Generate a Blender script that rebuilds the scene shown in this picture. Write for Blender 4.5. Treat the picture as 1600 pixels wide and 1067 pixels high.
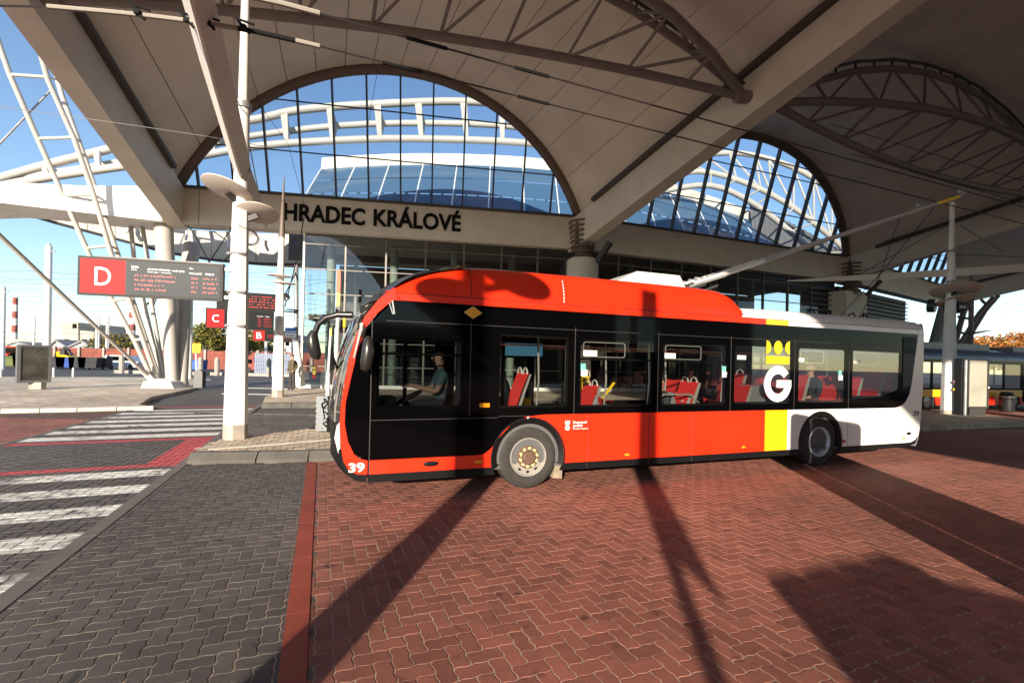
import bpy, bmesh, math, random
from math import radians as R, sin, cos, pi, tan, atan2, sqrt
from mathutils import Vector as V, Matrix as M
from mathutils.geometry import tessellate_polygon
random.seed(7)
scene = bpy.context.scene
for o in list(bpy.data.objects): bpy.data.objects.remove(o)
COL = scene.collection
# ------------------------------------------------------------------ camera
F_PX, CAM_H, ROLL, PITCH, SHIFT = 711.0, 1.886, R(1.277), R(0.157), 31.0
cd = bpy.data.cameras.new('camera'); cam = bpy.data.objects.new('camera', cd); COL.objects.link(cam)
cd.sensor_width = 36; cd.lens = 36 * F_PX / 1600; cd.shift_y = SHIFT / 1600
cd.clip_start = 0.05; cd.clip_end = 3000
cam.matrix_world = M.Translation((0, 0, CAM_H)) @ M.Rotation(pi / 2 + PITCH, 4, 'X') @ M.Rotation(ROLL, 4, 'Z')
scene.camera = cam
scene.render.resolution_x, scene.render.resolution_y = 1024, 682
# ------------------------------------------------------------------ light
SUN_EL = R(15.0); SUN_DIR = V((0.184 * cos(SUN_EL), 0.983 * cos(SUN_EL), -sin(SUN_EL)))   # the way the light travels
w = bpy.data.worlds.new('World'); scene.world = w; w.use_nodes = True
nt = w.node_tree; bg = nt.nodes['Background']
sky = nt.nodes.new('ShaderNodeTexSky'); sky.sky_type = 'NISHITA'; sky.sun_disc = False
sky.sun_elevation = SUN_EL; sky.sun_rotation = atan2(-SUN_DIR.x, -SUN_DIR.y); sky.air_density = 1.0; sky.dust_density = 0.1; sky.ozone_density = 1.5
grade = nt.nodes.new('ShaderNodeVectorMath'); grade.operation = 'MULTIPLY'; grade.inputs[1].default_value = (0.93, 0.98, 1.06)   # clear, cool autumn sky
nt.links.new(sky.outputs[0], grade.inputs[0]); nt.links.new(grade.outputs[0], bg.inputs[0]); bg.inputs[1].default_value = 0.122
sl = bpy.data.lights.new('sun', 'SUN'); sl.energy = 5.0; sl.angle = R(0.53); sl.color = (1.0, 0.87, 0.71)
so = bpy.data.objects.new('sun', sl); COL.objects.link(so); so.rotation_euler = SUN_DIR.to_track_quat('-Z', 'Y').to_euler(); so.location = (-10, -40, 30)
vs = scene.view_settings; vs.view_transform = 'Standard'; vs.look = 'None'; vs.gamma = 1; vs.exposure = 0.95; vs.use_curve_mapping = False
scene.render.engine = 'CYCLES'
scene.cycles.max_bounces = 10; scene.cycles.diffuse_bounces = 5; scene.cycles.transparent_max_bounces = 24; scene.cycles.glossy_bounces = 5
# ------------------------------------------------------------------ measuring helpers: real places found by sighting along the lens
def _ray(u, v):
    du, dv = u - 800, v - 533.5 - SHIFT
    a = du * cos(ROLL) + dv * sin(ROLL); b = -du * sin(ROLL) + dv * cos(ROLL)
    z = -b / F_PX
    return V((a / F_PX, cos(PITCH) - z * sin(PITCH), sin(PITCH) + z * cos(PITCH)))
def ground_at(u, v, z=0.0):
    d = _ray(u, v); t = (z - CAM_H) / d.z; return V((d.x * t, d.y * t, z))
def at(u, v, Y):
    d = _ray(u, v); k = Y / d.y; return V((d.x * k, Y, CAM_H + d.z * k))
def to_px(p):
    y = p[1] * cos(PITCH) + (p[2] - CAM_H) * sin(PITCH); z = -p[1] * sin(PITCH) + (p[2] - CAM_H) * cos(PITCH)
    if y < 0.05: return (-9999, -9999)
    a = F_PX * p[0] / y; b = -F_PX * z / y
    return 800 + a * cos(ROLL) - b * sin(ROLL), 564.5 + a * sin(ROLL) + b * cos(ROLL)
# ------------------------------------------------------------------ materials
MATS = {}
def mat(name, col, rough=0.6, metal=0.0, var=0.0, scale=6.0, bump=0.0, bscale=60.0, coat=0.0, emit=0.0, spec=0.5, detail=4, dirt=0.0, rvar=0.0):
    m = bpy.data.materials.new(name); m.use_nodes = True; n = m.node_tree.nodes; l = m.node_tree.links
    b = n['Principled BSDF']; b.inputs['Roughness'].default_value = rough; b.inputs['Metallic'].default_value = metal
    b.inputs['Specular IOR Level'].default_value = spec
    b.inputs['Base Color'].default_value = (*col, 1)
    if coat: b.inputs['Coat Weight'].default_value = coat; b.inputs['Coat Roughness'].default_value = 0.04
    if emit: b.inputs['Emission Color'].default_value = (*col, 1); b.inputs['Emission Strength'].default_value = emit
    if var or bump or rvar:
        tc = n.new('ShaderNodeTexCoord')
    if var:
        nz = n.new('ShaderNodeTexNoise'); nz.inputs['Scale'].default_value = scale; nz.inputs['Detail'].default_value = detail
        l.new(tc.outputs['Object'], nz.inputs['Vector'])
        rp = n.new('ShaderNodeMapRange'); rp.inputs[1].default_value = 0.3; rp.inputs[2].default_value = 0.7; rp.inputs[3].default_value = 1 - var; rp.inputs[4].default_value = 1 + var
        l.new(nz.outputs[0], rp.inputs[0])
        mx = n.new('ShaderNodeVectorMath'); mx.operation = 'SCALE'; mx.inputs[0].default_value = col
        l.new(rp.outputs[0], mx.inputs['Scale']); l.new(mx.outputs[0], b.inputs['Base Color'])
    if rvar:
        nr = n.new('ShaderNodeTexNoise'); nr.inputs['Scale'].default_value = scale * 0.7; nr.inputs['Detail'].default_value = 5
        l.new(tc.outputs['Object'], nr.inputs['Vector'])
        rr = n.new('ShaderNodeMapRange'); rr.inputs[1].default_value = 0.3; rr.inputs[2].default_value = 0.7; rr.inputs[3].default_value = max(0.02, rough - rvar); rr.inputs[4].default_value = min(1, rough + rvar)
        l.new(nr.outputs[0], rr.inputs[0]); l.new(rr.outputs[0], b.inputs['Roughness'])
    if bump:
        nb = n.new('ShaderNodeTexNoise'); nb.inputs['Scale'].default_value = bscale; nb.inputs['Detail'].default_value = 3
        l.new(tc.outputs['Object'], nb.inputs['Vector'])
        bp = n.new('ShaderNodeBump'); bp.inputs['Strength'].default_value = bump; bp.inputs['Distance'].default_value = 0.01
        l.new(nb.outputs[0], bp.inputs['Height']); l.new(bp.outputs[0], b.inputs['Normal'])
    MATS[name] = m; return m
def glass(name, tint, gloss=1.0, ior=1.5, rough=0.0, veil=0.0):
    m = bpy.data.materials.new(name); m.use_nodes = True; n = m.node_tree.nodes; l = m.node_tree.links
    n.remove(n['Principled BSDF']); out = n['Material Output']
    tr = n.new('ShaderNodeBsdfTransparent'); tr.inputs[0].default_value = (*tint, 1)
    gl = n.new('ShaderNodeBsdfGlossy'); gl.inputs['Roughness'].default_value = rough
    fr = n.new('ShaderNodeFresnel'); fr.inputs['IOR'].default_value = ior
    mu = n.new('ShaderNodeMath'); mu.operation = 'MULTIPLY'; mu.inputs[1].default_value = gloss; mu.use_clamp = True; l.new(fr.outputs[0], mu.inputs[0])
    mx = n.new('ShaderNodeMixShader'); l.new(mu.outputs[0], mx.inputs[0]); l.new(tr.outputs[0], mx.inputs[1]); l.new(gl.outputs[0], mx.inputs[2])
    last = mx
    if veil:
        df = n.new('ShaderNodeBsdfDiffuse'); df.inputs[0].default_value = (0.6, 0.6, 0.58, 1)
        oi = n.new('ShaderNodeObjectInfo'); vm = n.new('ShaderNodeMapRange'); vm.inputs[3].default_value = veil * 0.4; vm.inputs[4].default_value = veil * 2.0; l.new(oi.outputs['Random'], vm.inputs[0])
        m2 = n.new('ShaderNodeMixShader'); l.new(vm.outputs[0], m2.inputs[0]); l.new(mx.outputs[0], m2.inputs[1]); l.new(df.outputs[0], m2.inputs[2]); last = m2
    l.new(last.outputs[0], out.inputs[0]); MATS[name] = m; return m
def paver_mat(name, col, var=0.18, rough=0.75, paint=None, bumpy=0.35, spots=True):
    """Concrete block: each block its own tone, fine grain, dust and wear; paint = list of (axis test) bands in world metres."""
    m = bpy.data.materials.new(name); m.use_nodes = True; n = m.node_tree.nodes; l = m.node_tree.links; b = n['Principled BSDF']
    def math(op, a, c=None, clamp=False):
        q = n.new('ShaderNodeMath'); q.operation = op; q.use_clamp = clamp
        for i, x in enumerate((a, c)):
            if x is None: continue
            if isinstance(x, (int, float)): q.inputs[i].default_value = x
            else: l.new(x, q.inputs[i])
        return q.outputs[0]
    g = n.new('ShaderNodeNewGeometry'); oi = n.new('ShaderNodeObjectInfo')
    rnd = math('FRACT', math('ADD', g.outputs['Random Per Island'], oi.outputs['Random']))
    n1 = n.new('ShaderNodeTexNoise'); n1.inputs['Scale'].default_value = 0.55; n1.inputs['Detail'].default_value = 6; l.new(g.outputs['Position'], n1.inputs['Vector'])
    n2 = n.new('ShaderNodeTexNoise'); n2.inputs['Scale'].default_value = 90; n2.inputs['Detail'].default_value = 3; l.new(g.outputs['Position'], n2.inputs['Vector'])
    n3 = n.new('ShaderNodeTexNoise'); n3.inputs['Scale'].default_value = 7; n3.inputs['Detail'].default_value = 5; l.new(g.outputs['Position'], n3.inputs['Vector'])
    k = math('ADD', 1 - var, math('MULTIPLY', rnd, 2 * var))
    k = math('MULTIPLY', k, math('ADD', 0.62, math('MULTIPLY', n1.outputs[0], 0.76)))
    k = math('MULTIPLY', k, math('ADD', 0.75, math('MULTIPLY', n2.outputs[0], 0.5)))
    k = math('MULTIPLY', k, math('ADD', 0.7, math('MULTIPLY', n3.outputs[0], 0.6)))
    if spots:     # oil drips and trodden-in spots, and paler dusty drifts
        n4 = n.new('ShaderNodeTexNoise'); n4.inputs['Scale'].default_value = 4.2; n4.inputs['Detail'].default_value = 2; n4.inputs['Distortion'].default_value = 0.4; l.new(g.outputs['Position'], n4.inputs['Vector'])
        k = math('MULTIPLY', k, math('SUBTRACT', 1.0, math('MULTIPLY', math('MULTIPLY', math('SUBTRACT', n4.outputs[0], 0.66), 14.0, True), 0.55)))
        n5 = n.new('ShaderNodeTexNoise'); n5.inputs['Scale'].default_value = 0.23; n5.inputs['Detail'].default_value = 5; l.new(g.outputs['Position'], n5.inputs['Vector'])
        k = math('MULTIPLY', k, math('ADD', 0.86, math('MULTIPLY', math('SUBTRACT', n5.outputs[0], 0.42), 1.6, True)))
    sc = n.new('ShaderNodeVectorMath'); sc.operation = 'SCALE'; sc.inputs[0].default_value = col; l.new(k, sc.inputs['Scale'])
    colout = sc.outputs[0]
    if paint:
        sp = n.new('ShaderNodeSeparateXYZ'); l.new(g.outputs['Position'], sp.inputs[0])
        tt = math('ADD', math('MULTIPLY', sp.outputs[0], -E1.y), math('MULTIPLY', sp.outputs[1], E1.x))
        ss = math('ADD', math('MULTIPLY', sp.outputs[0], E1.x), math('MULTIPLY', sp.outputs[1], E1.y))
        wear = math('ADD', math('ADD', math('MULTIPLY', n3.outputs[0], 0.35), math('MULTIPLY', n1.outputs[0], 0.57)), math('MULTIPLY', rnd, 0.08))
        for (t0, t1, per, duty, s0, s1, pc, keep) in paint:
            a = math('MULTIPLY', math('GREATER_THAN', tt, t0), math('LESS_THAN', tt, t1))
            a = math('MULTIPLY', a, math('MULTIPLY', math('GREATER_THAN', ss, s0), math('LESS_THAN', ss, s1)))
            if per: a = math('MULTIPLY', a, math('LESS_THAN', math('FRACT', math('DIVIDE', math('SUBTRACT', tt, t0), per)), duty))
            a = math('MULTIPLY', a, math('MULTIPLY', math('SUBTRACT', keep, wear), 9.0, True), True)
            mx = n.new('ShaderNodeMix'); mx.data_type = 'RGBA'; l.new(a, mx.inputs['Factor']); l.new(colout, mx.inputs['A'])
            mx.inputs['B'].default_value = (*pc, 1); colout = mx.outputs['Result']
    l.new(colout, b.inputs['Base Color']); b.inputs['Roughness'].default_value = rough
    bp = n.new('ShaderNodeBump'); bp.inputs['Strength'].default_value = bumpy; bp.inputs['Distance'].default_value = 0.003; l.new(n2.outputs[0], bp.inputs['Height']); l.new(bp.outputs[0], b.inputs['Normal'])
    MATS[name] = m; return m
# paving grid axes (e1 across the lanes, e2 along the dividing strip)
GA = R(22.75); E1 = V((cos(GA), sin(GA))); E2 = V((-sin(GA), cos(GA)))
def st(s, t, z=0.0): return V((s * E1.x + t * E2.x, s * E1.y + t * E2.y, z))
def to_st(p): return p[0] * E1.x + p[1] * E1.y, p[0] * E2.x + p[1] * E2.y
# ------------------------------------------------------------------ mesh building
ROOT = {}
class MB:
    def __init__(s): s.v = []; s.f = []; s.mi = []; s.cur = 0
    def mat(s, i): s.cur = i; return s
    def face(s, pts):
        b = len(s.v); s.v += [V(p) for p in pts]; s.f.append(tuple(range(b, b + len(pts)))); s.mi.append(s.cur)
    def quads(s, grid, closed=False):
        b = len(s.v); nr = len(grid); nc = len(grid[0])
        for r in grid: s.v += [V(p) for p in r]
        for i in range(nr - 1):
            for j in range(nc if closed else nc - 1):
                k = (j + 1) % nc
                s.f.append((b + i * nc + j, b + i * nc + k, b + (i + 1) * nc + k, b + (i + 1) * nc + j)); s.mi.append(s.cur)
    def box(s, c, size, rot=None):
        c = V(c); hx, hy, hz = [q / 2 for q in size]; rot = rot or M.Identity(3)
        P = [c + rot @ V((x * hx, y * hy, z * hz)) for z in (-1, 1) for y in (-1, 1) for x in (-1, 1)]
        b = len(s.v); s.v += P
        for q in ((0, 2, 3, 1), (4, 5, 7, 6), (0, 1, 5, 4), (2, 6, 7, 3), (0, 4, 6, 2), (1, 3, 7, 5)): s.f.append(tuple(b + i for i in q)); s.mi.append(s.cur)
        return s
    def bar(s, p0, p1, w0, h0, w1=None, h1=None, up=(0, 0, 1)):
        p0, p1 = V(p0), V(p1); d = (p1 - p0).normalized(); x = d.cross(V(up)); x = x.normalized() if x.length > 1e-5 else V((1, 0, 0)); y = x.cross(d)
        w1 = w0 if w1 is None else w1; h1 = h0 if h1 is None else h1; b = len(s.v)
        for p, ww, hh in ((p0, w0, h0), (p1, w1, h1)):
            s.v += [p + x * (sx * ww / 2) + y * (sy * hh / 2) for sx, sy in ((-1, -1), (1, -1), (1, 1), (-1, 1))]
        for q in ((3, 2, 1, 0), (4, 5, 6, 7), (0, 1, 5, 4), (1, 2, 6, 5), (2, 3, 7, 6), (3, 0, 4, 7)): s.f.append(tuple(b + i for i in q)); s.mi.append(s.cur)
        return s
    def tube(s, pts, r, n=8, caps=True, closed=False):
        pts = [V(p) for p in pts]; m = len(pts); rs = r if isinstance(r, (list, tuple)) else [r] * m
        d0 = (pts[1] - pts[0]).normalized(); ref = V((0, 0, 1)) if abs(d0.z) < 0.9 else V((1, 0, 0)); x = d0.cross(ref).normalized()
        g = []
        for i, p in enumerate(pts):
            if closed: d = (pts[(i + 1) % m] - pts[i - 1])
            else: d = pts[min(i + 1, m - 1)] - pts[max(i - 1, 0)]
            d.normalize(); x = (x - d * x.dot(d)).normalized(); y = d.cross(x)
            g.append([p + (x * cos(2 * pi * k / n) + y * sin(2 * pi * k / n)) * rs[i] for k in range(n)])
        if closed: g.append(g[0])
        s.quads(g, True)
        if caps and not closed: s.face(list(reversed(g[0]))); s.face(g[-1])
        return s
    def lathe(s, prof, o, axis=(0, 0, 1), n=24):
        o = V(o); a = V(axis).normalized(); x = a.cross(V((0, 0, 1)) if abs(a.z) < 0.9 else V((1, 0, 0))).normalized(); y = a.cross(x)
        s.quads([[o + a * h + (x * cos(2 * pi * k / n) + y * sin(2 * pi * k / n)) * r for k in range(n)] for r, h in prof], True); return s
    def ball(s, c, r, n=10, m=7):
        c = V(c); rr = r if isinstance(r, (tuple, list)) else (r, r, r)
        s.quads([[c + V((rr[0] * sin(pi * i / m) * cos(2 * pi * k / n), rr[1] * sin(pi * i / m) * sin(2 * pi * k / n), rr[2] * cos(pi * i / m))) for k in range(n)] for i in range(m + 1)], True); return s
    def prism(s, poly, o, ax, ay, d, holes=()):
        """polygon (2D, in ax/ay) extruded by vector d, with holes"""
        o, ax, ay, d = V(o), V(ax), V(ay), V(d); loops = [list(poly)] + [list(h) for h in holes]
        P = lambda q: o + ax * q[0] + ay * q[1]
        flat = [q for lp in loops for q in lp]
        tri = tessellate_polygon([[V((q[0], q[1], 0)) for q in lp] for lp in loops])
        nrm = ax.cross(ay)
        flip = nrm.dot(d) > 0
        b = len(s.v); s.v += [P(q) for q in flat]; b2 = len(s.v)
        thick = d.length > 1e-6
        if thick: s.v += [P(q) + d for q in flat]
        for t in tri:
            a0, a1, a2 = t; A, Bq, C = flat[a0], flat[a1], flat[a2]
            ccw = (Bq[0] - A[0]) * (C[1] - A[1]) - (Bq[1] - A[1]) * (C[0] - A[0]) > 0
            t = (a0, a1, a2) if ccw != flip else (a2, a1, a0)
            s.f.append(tuple(b + i for i in t)); s.mi.append(s.cur)
            if thick: s.f.append(tuple(b2 + i for i in reversed(t))); s.mi.append(s.cur)
        if thick:
            k = 0
            for lp in loops:
                n = len(lp)
                for i in range(n):
                    j = (i + 1) % n; s.f.append((b + k + i, b + k + j, b2 + k + j, b2 + k + i)); s.mi.append(s.cur)
                k += n
        return s
    def build(s, name, mats, parent=None, local=False, smooth=None, label=None, recalc=True, bevel=0):
        me = bpy.data.meshes.new(name)
        vs_ = s.v
        if parent is not None and not local:
            inv = ROOT[parent.name].inverted(); vs_ = [inv @ p for p in s.v]
        me.from_pydata([tuple(p) for p in vs_], [], s.f)
        mats = mats if isinstance(mats, (list, tuple)) else [mats]
        for m_ in mats: me.materials.append(m_)
        if len(mats) > 1: me.polygons.foreach_set('material_index', s.mi)
        if recalc:
            bm = bmesh.new(); bm.from_mesh(me); bmesh.ops.remove_doubles(bm, verts=bm.verts, dist=1e-5)
            if bevel: bmesh.ops.bevel(bm, geom=[e for e in bm.edges if len(e.link_faces) == 2 and e.calc_face_angle(0) > 0.6], offset=bevel, segments=2, affect='EDGES', profile=0.5)
            bmesh.ops.recalc_face_normals(bm, faces=bm.faces); bm.to_mesh(me); bm.free()
        if smooth is not None:
            me.shade_smooth(); me.set_sharp_from_angle(angle=R(smooth))
        o = bpy.data.objects.new(name, me); COL.objects.link(o)
        if parent is not None:
            o.parent = parent; ROOT[o.name] = ROOT[parent.name] if not local else ROOT[parent.name]
        else: ROOT[o.name] = M.Identity(4)
        if label: o['label'] = label
        return o
def thing(name, label, cat, loc=(0, 0, 0), rz=0.0, group=None):
    o = bpy.data.objects.new(name, None); COL.objects.link(o); o.empty_display_size = 0.3
    o.location = loc; o.rotation_euler = (0, 0, rz); o['label'] = label; o['category'] = cat
    if group: o['group'] = group
    ROOT[o.name] = M.Translation(loc) @ M.Rotation(rz, 4, 'Z'); return o
def tag(o, label, cat, group=None):
    o['label'] = label; o['category'] = cat
    if group: o['group'] = group
    return o
def structure(o): o['kind'] = 'structure'; return o
def copy_tree(o, parent=None):
    c = o.copy(); COL.objects.link(c)
    if parent is not None: c.parent = parent
    for ch in list(o.children): copy_tree(ch, c)
    return c
def inst(src, name, parent, loc, rz=0.0):
    o = bpy.data.objects.new(name, src); COL.objects.link(o); o.parent = parent; o.location = loc; o.rotation_euler = (0, 0, rz); return o
def lettering(body, name, o, ax, ay, width, height, material, parent, depth=0.01, bold=0.0, local=False, label=None):
    """solid letters fitted to width x height on the plane (ax, ay) at o (lower left corner)"""
    c = bpy.data.curves.new(name, 'FONT'); c.body = body; c.size = 1; c.offset = bold; c.extrude = 0.5; c.resolution_u = 3
    t = bpy.data.objects.new('tmp', c); COL.objects.link(t); dg = bpy.context.evaluated_depsgraph_get()
    me = bpy.data.meshes.new_from_object(t.evaluated_get(dg)); bpy.data.objects.remove(t); bpy.data.curves.remove(c)
    xs = [q.co.x for q in me.vertices]; ys = [q.co.y for q in me.vertices]
    x0, x1, y0, y1 = min(xs), max(xs), min(ys), max(ys); ky = height / (y1 - y0); kx = width / (x1 - x0) if width else ky
    o, ax, ay = V(o), V(ax), V(ay); az = ax.cross(ay)
    inv = M.Identity(4) if (local or parent is None) else ROOT[parent.name].inverted()
    for q in me.vertices: q.co = inv @ (o + ax * ((q.co.x - x0) * kx) + ay * ((q.co.y - y0) * ky) + az * ((q.co.z + 0.5) * depth))
    me.materials.clear(); me.materials.append(material); me.name = name
    ob = bpy.data.objects.new(name, me); COL.objects.link(ob)
    if parent is not None: ob.parent = parent
    if label: ob['label'] = label
    return ob
def arc(cx, cy, r, a0, a1, n): return [(cx + r * cos(R(a0 + (a1 - a0) * i / n)), cy + r * sin(R(a0 + (a1 - a0) * i / n))) for i in range(n + 1)]
def circ(cx, cy, r, n=16): return [(cx + r * cos(2 * pi * i / n), cy + r * sin(2 * pi * i / n)) for i in range(n)]
def rrect(x0, x1, y0, y1, r=0.04, n=3):
    return arc(x1 - r, y1 - r, r, 0, 90, n) + arc(x0 + r, y1 - r, r, 90, 180, n) + arc(x0 + r, y0 + r, r, 180, 270, n) + arc(x1 - r, y0 + r, r, 270, 360, n)
# shared materials
white_paint = mat('white_paint', (0.78, 0.76, 0.72), 0.45, var=0.06, scale=2.5, rvar=0.1)
cream_paint = mat('cream_paint', (0.70, 0.63, 0.55), 0.55, var=0.07, scale=0.8)
vault_paint = mat('vault_paint', (0.80, 0.72, 0.63), 0.6, var=0.09, scale=0.45, detail=6)
rim_brown = mat('rim_brown', (0.15, 0.11, 0.09), 0.5)
truss_grey = mat('truss_grey', (0.21, 0.17, 0.16), 0.5, var=0.1, scale=3)
dark_steel = mat('dark_steel', (0.055, 0.05, 0.05), 0.45, metal=0.2)
black_rubber = mat('black_rubber', (0.009, 0.009, 0.009), 0.8, bump=0.2, spec=0.2)
black_plastic = mat('black_plastic', (0.018, 0.018, 0.02), 0.35)
alu = mat('aluminium', (0.55, 0.55, 0.55), 0.35, metal=0.8)
steel_grey = mat('steel_grey', (0.30, 0.30, 0.30), 0.45, metal=0.3, var=0.15, scale=4)
concrete = mat('concrete', (0.34, 0.31, 0.27), 0.85, var=0.2, scale=3, bump=0.3, bscale=40)
red_sign = mat('red_sign', (0.46, 0.02, 0.022), 0.5, spec=0.12)
white_print = mat('white_print', (0.82, 0.82, 0.80), 0.4)
yellow_paint = mat('yellow_paint', (0.80, 0.52, 0.02), 0.35)
orange_lens = mat('orange_lens', (0.85, 0.30, 0.01), 0.2)
led_red = mat('led_red', (0.9, 0.03, 0.02), 0.4, emit=0.15)
display_dark = mat('display_dark', (0.02, 0.022, 0.024), 0.4, spec=0.1)
# ================================================================== GROUND
import numpy as np
DARK = (0.090, 0.077, 0.070); REDP = (0.25, 0.090, 0.062); TAN = (0.43, 0.345, 0.26); WHITEP = (0.66, 0.64, 0.60); PINKP = (0.42, 0.06, 0.07)
paver_red = paver_mat('paver_red', REDP, 0.2)
paver_dark = paver_mat('paver_dark', DARK, 0.16)
paver_tan = paver_mat('paver_tan', TAN, 0.14)
CROSS_BANDS = [(0.70, 9.20, 1.0, 0.46, -5.9, -2.25, WHITEP, 0.60), (9.36, 9.62, 0, 0, -5.9, -2.25, PINKP, 0.75), (9.36, 12.5, 0, 0, -2.74, -2.25, PINKP, 0.75),
               (12.22, 12.5, 0, 0, -5.9, -2.25, PINKP, 0.75), (12.72, 19.6, 1.0, 0.5, -5.9, -2.25, WHITEP, 0.66), (19.9, 20.2, 0, 0, -5.9, -2.25, PINKP, 0.75)]
paver_cross = paver_mat('paver_crossing', DARK, 0.14, paint=CROSS_BANDS)
sand = mat('joint_sand', (0.37, 0.295, 0.22), 0.95, var=0.3, scale=2.5, bump=0.3, bscale=200)
joint_dark = mat('joint_dark', (0.05, 0.04, 0.035), 0.95, var=0.3, scale=3)
joint_red = mat('joint_red', (0.11, 0.055, 0.04), 0.95, var=0.3, scale=3)
asphalt = mat('asphalt', (0.075, 0.072, 0.072), 0.9, var=0.25, scale=0.4, bump=0.3, bscale=30)
def sheet_mat(name, col, joint, w=0.225, h=0.1125, paint=None):
    m = paver_mat(name, col, 0.0, 0.8, paint, 0.0); n = m.node_tree.nodes; l = m.node_tree.links; b = n['Principled BSDF']
    src = b.inputs['Base Color'].links[0].from_socket
    g = n.new('ShaderNodeNewGeometry'); mp = n.new('ShaderNodeMapping'); mp.vector_type = 'TEXTURE'; mp.inputs['Rotation'].default_value = (0, 0, GA); l.new(g.outputs['Position'], mp.inputs[0])
    bk = n.new('ShaderNodeTexBrick'); bk.inputs['Scale'].default_value = 1; bk.inputs['Brick Width'].default_value = w; bk.inputs['Row Height'].default_value = h; bk.inputs['Mortar Size'].default_value = 0.007
    bk.inputs['Color1'].default_value = (0.8, 0.8, 0.8, 1); bk.inputs['Color2'].default_value = (1.15, 1.15, 1.15, 1); bk.inputs['Mortar'].default_value = (1, 1, 1, 1); l.new(mp.outputs[0], bk.inputs[0])
    mu = n.new('ShaderNodeMix'); mu.data_type = 'RGBA'; mu.blend_type = 'MULTIPLY'; mu.inputs['Factor'].default_value = 1; l.new(src, mu.inputs['A']); l.new(bk.outputs['Color'], mu.inputs['B'])
    mj = n.new('ShaderNodeMix'); mj.data_type = 'RGBA'; l.new(bk.outputs['Fac'], mj.inputs['Factor']); l.new(mu.outputs['Result'], mj.inputs['A']); mj.inputs['B'].default_value = (*joint, 1)
    l.new(mj.outputs['Result'], b.inputs['Base Color']); return m
far_red = sheet_mat('paving_red_far', (0.25, 0.092, 0.064), (0.36, 0.26, 0.19)); far_redl = sheet_mat('paving_red_lane', REDP, (0.12, 0.05, 0.04))
far_dark = sheet_mat('paving_dark_far', DARK, (0.13, 0.11, 0.09)); far_tan = sheet_mat('paving_tan_far', (0.56, 0.46, 0.35), (0.2, 0.16, 0.12), 0.4, 0.4)
far_cross = sheet_mat('paving_crossing_far', DARK, (0.06, 0.05, 0.045), paint=CROSS_BANDS)

m_ = MB(); m_.face([(-900, -300, -0.04), (900, -300, -0.04), (900, 1500, -0.04), (-900, 1500, -0.04)])
structure(m_.build('ground', asphalt))
def inside(p, poly):
    c = False; n = len(poly); j = n - 1
    for i in range(n):
        a, b = poly[i], poly[j]
        if (a[1] > p[1]) != (b[1] > p[1]) and p[0] < (b[0] - a[0]) * (p[1] - a[1]) / (b[1] - a[1]) + a[0]: c = not c
        j = i
    return c
KERB1 = [(-5.62, 7.90), (-4.52, 8.10), (-3.67, 8.28), (-2.85, 8.56), (0, 9.60), (6, 11.76), (12, 13.92), (20, 16.8)]
ISL1 = KERB1 + [(19.0, 21.0), (8, 16.9), (-2, 13.4), (-3.6, 12.4), (-4.72, 11.28), (-5.76, 9.85), (-5.95, 9.3)]
KERB2 = [(-9.3, 16.95), (-7.3, 17.45), (-4.5, 18.4), (5, 21.8), (14, 25.1), (24, 28.8)]
ISL2 = KERB2 + [(28.5, 37.0), (27.3, 37.15), (4.06, 28.5), (-12.4, 25.9), (-12.3, 24.3), (-10.6, 19.6)]
TANL = [(-30, 5.6), (-20, 11.3), (-15.51, 13.82), (-13.9, 14.58), (-12.27, 15.63), ground_at(217, 632, .1)[:2], ground_at(236, 620, .1)[:2], ground_at(304, 606, .1)[:2], ground_at(309, 598, .1)[:2], (-24, 35), (-28.9, 36), (-33, 33.2), (-40, 30), (-46, 24)]
TANL = [tuple(p) for p in TANL]
def region(x, y):
    if inside((x, y), ISL1) or inside((x, y), ISL2) or inside((x, y), TANL): return None
    s, t = to_st((x, y))
    if s > -0.1:
        return 'red' if not (t > 12.0 and s < 8) else 'dark'
    if -2.17 < s <= -0.1: return 'dark'
    if -5.88 < s <= -2.17: return 'cross'
    return 'redl' if t < 19.5 else None
# broad sheets under the blocks (one step below their tops)
def flat(name, poly, z, material, d=None):
    m = MB(); m.prism([tuple(p) for p in poly], (0, 0, z), (1, 0, 0), (0, 1, 0), (0, 0, -(d or 0))); return m.build(name, material)
S = lambda a, b: tuple(st(a, b)[:2])
structure(flat('bus_lane_sheet', [S(-0.12, -25), S(40, -25), S(40, 40), S(-0.12, 40)], -0.024, far_red))
structure(flat('parking_strip_sheet', [S(-2.17, -25), S(-0.12, -25), S(-0.12, 40), S(-2.17, 40)], -0.020, far_dark))
structure(flat('crossing_sheet', [S(-5.88, -8), S(-2.17, -8), S(-2.17, 30), S(-5.88, 30)], -0.016, far_cross))
structure(flat('side_lane_sheet', [S(-30, -8), S(-5.88, -8), S(-5.88, 22), S(-30, 22)], -0.028, far_redl))
NEAR = [(-2.6, 1.3), (2.6, 1.3), (19, 15.2), (-19, 15.2)]
def clipped(poly, keep):   # clip polygon to the half plane keep(p) >= 0
    out = []
    for i in range(len(poly)):
        a, b = poly[i], poly[(i + 1) % len(poly)]; ka, kb = keep(a), keep(b)
        if ka >= 0: out.append(a)
        if ka * kb < 0: f = ka / (ka - kb); out.append((a[0] + (b[0] - a[0]) * f, a[1] + (b[1] - a[1]) * f))
    return out
sA = clipped(NEAR, lambda p: to_st(p)[0] + 2.17)
sB = clipped(clipped(NEAR, lambda p: -to_st(p)[0] - 2.17), lambda p: to_st(p)[0] + 5.88); sC = clipped(NEAR, lambda p: -to_st(p)[0] - 5.88)
structure(flat('joint_bed', sA, -0.0034, sand)); structure(flat('joint_bed', sB, -0.0065, joint_dark)); structure(flat('joint_bed', sC, -0.004, joint_red))
U = 0.1125
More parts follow.
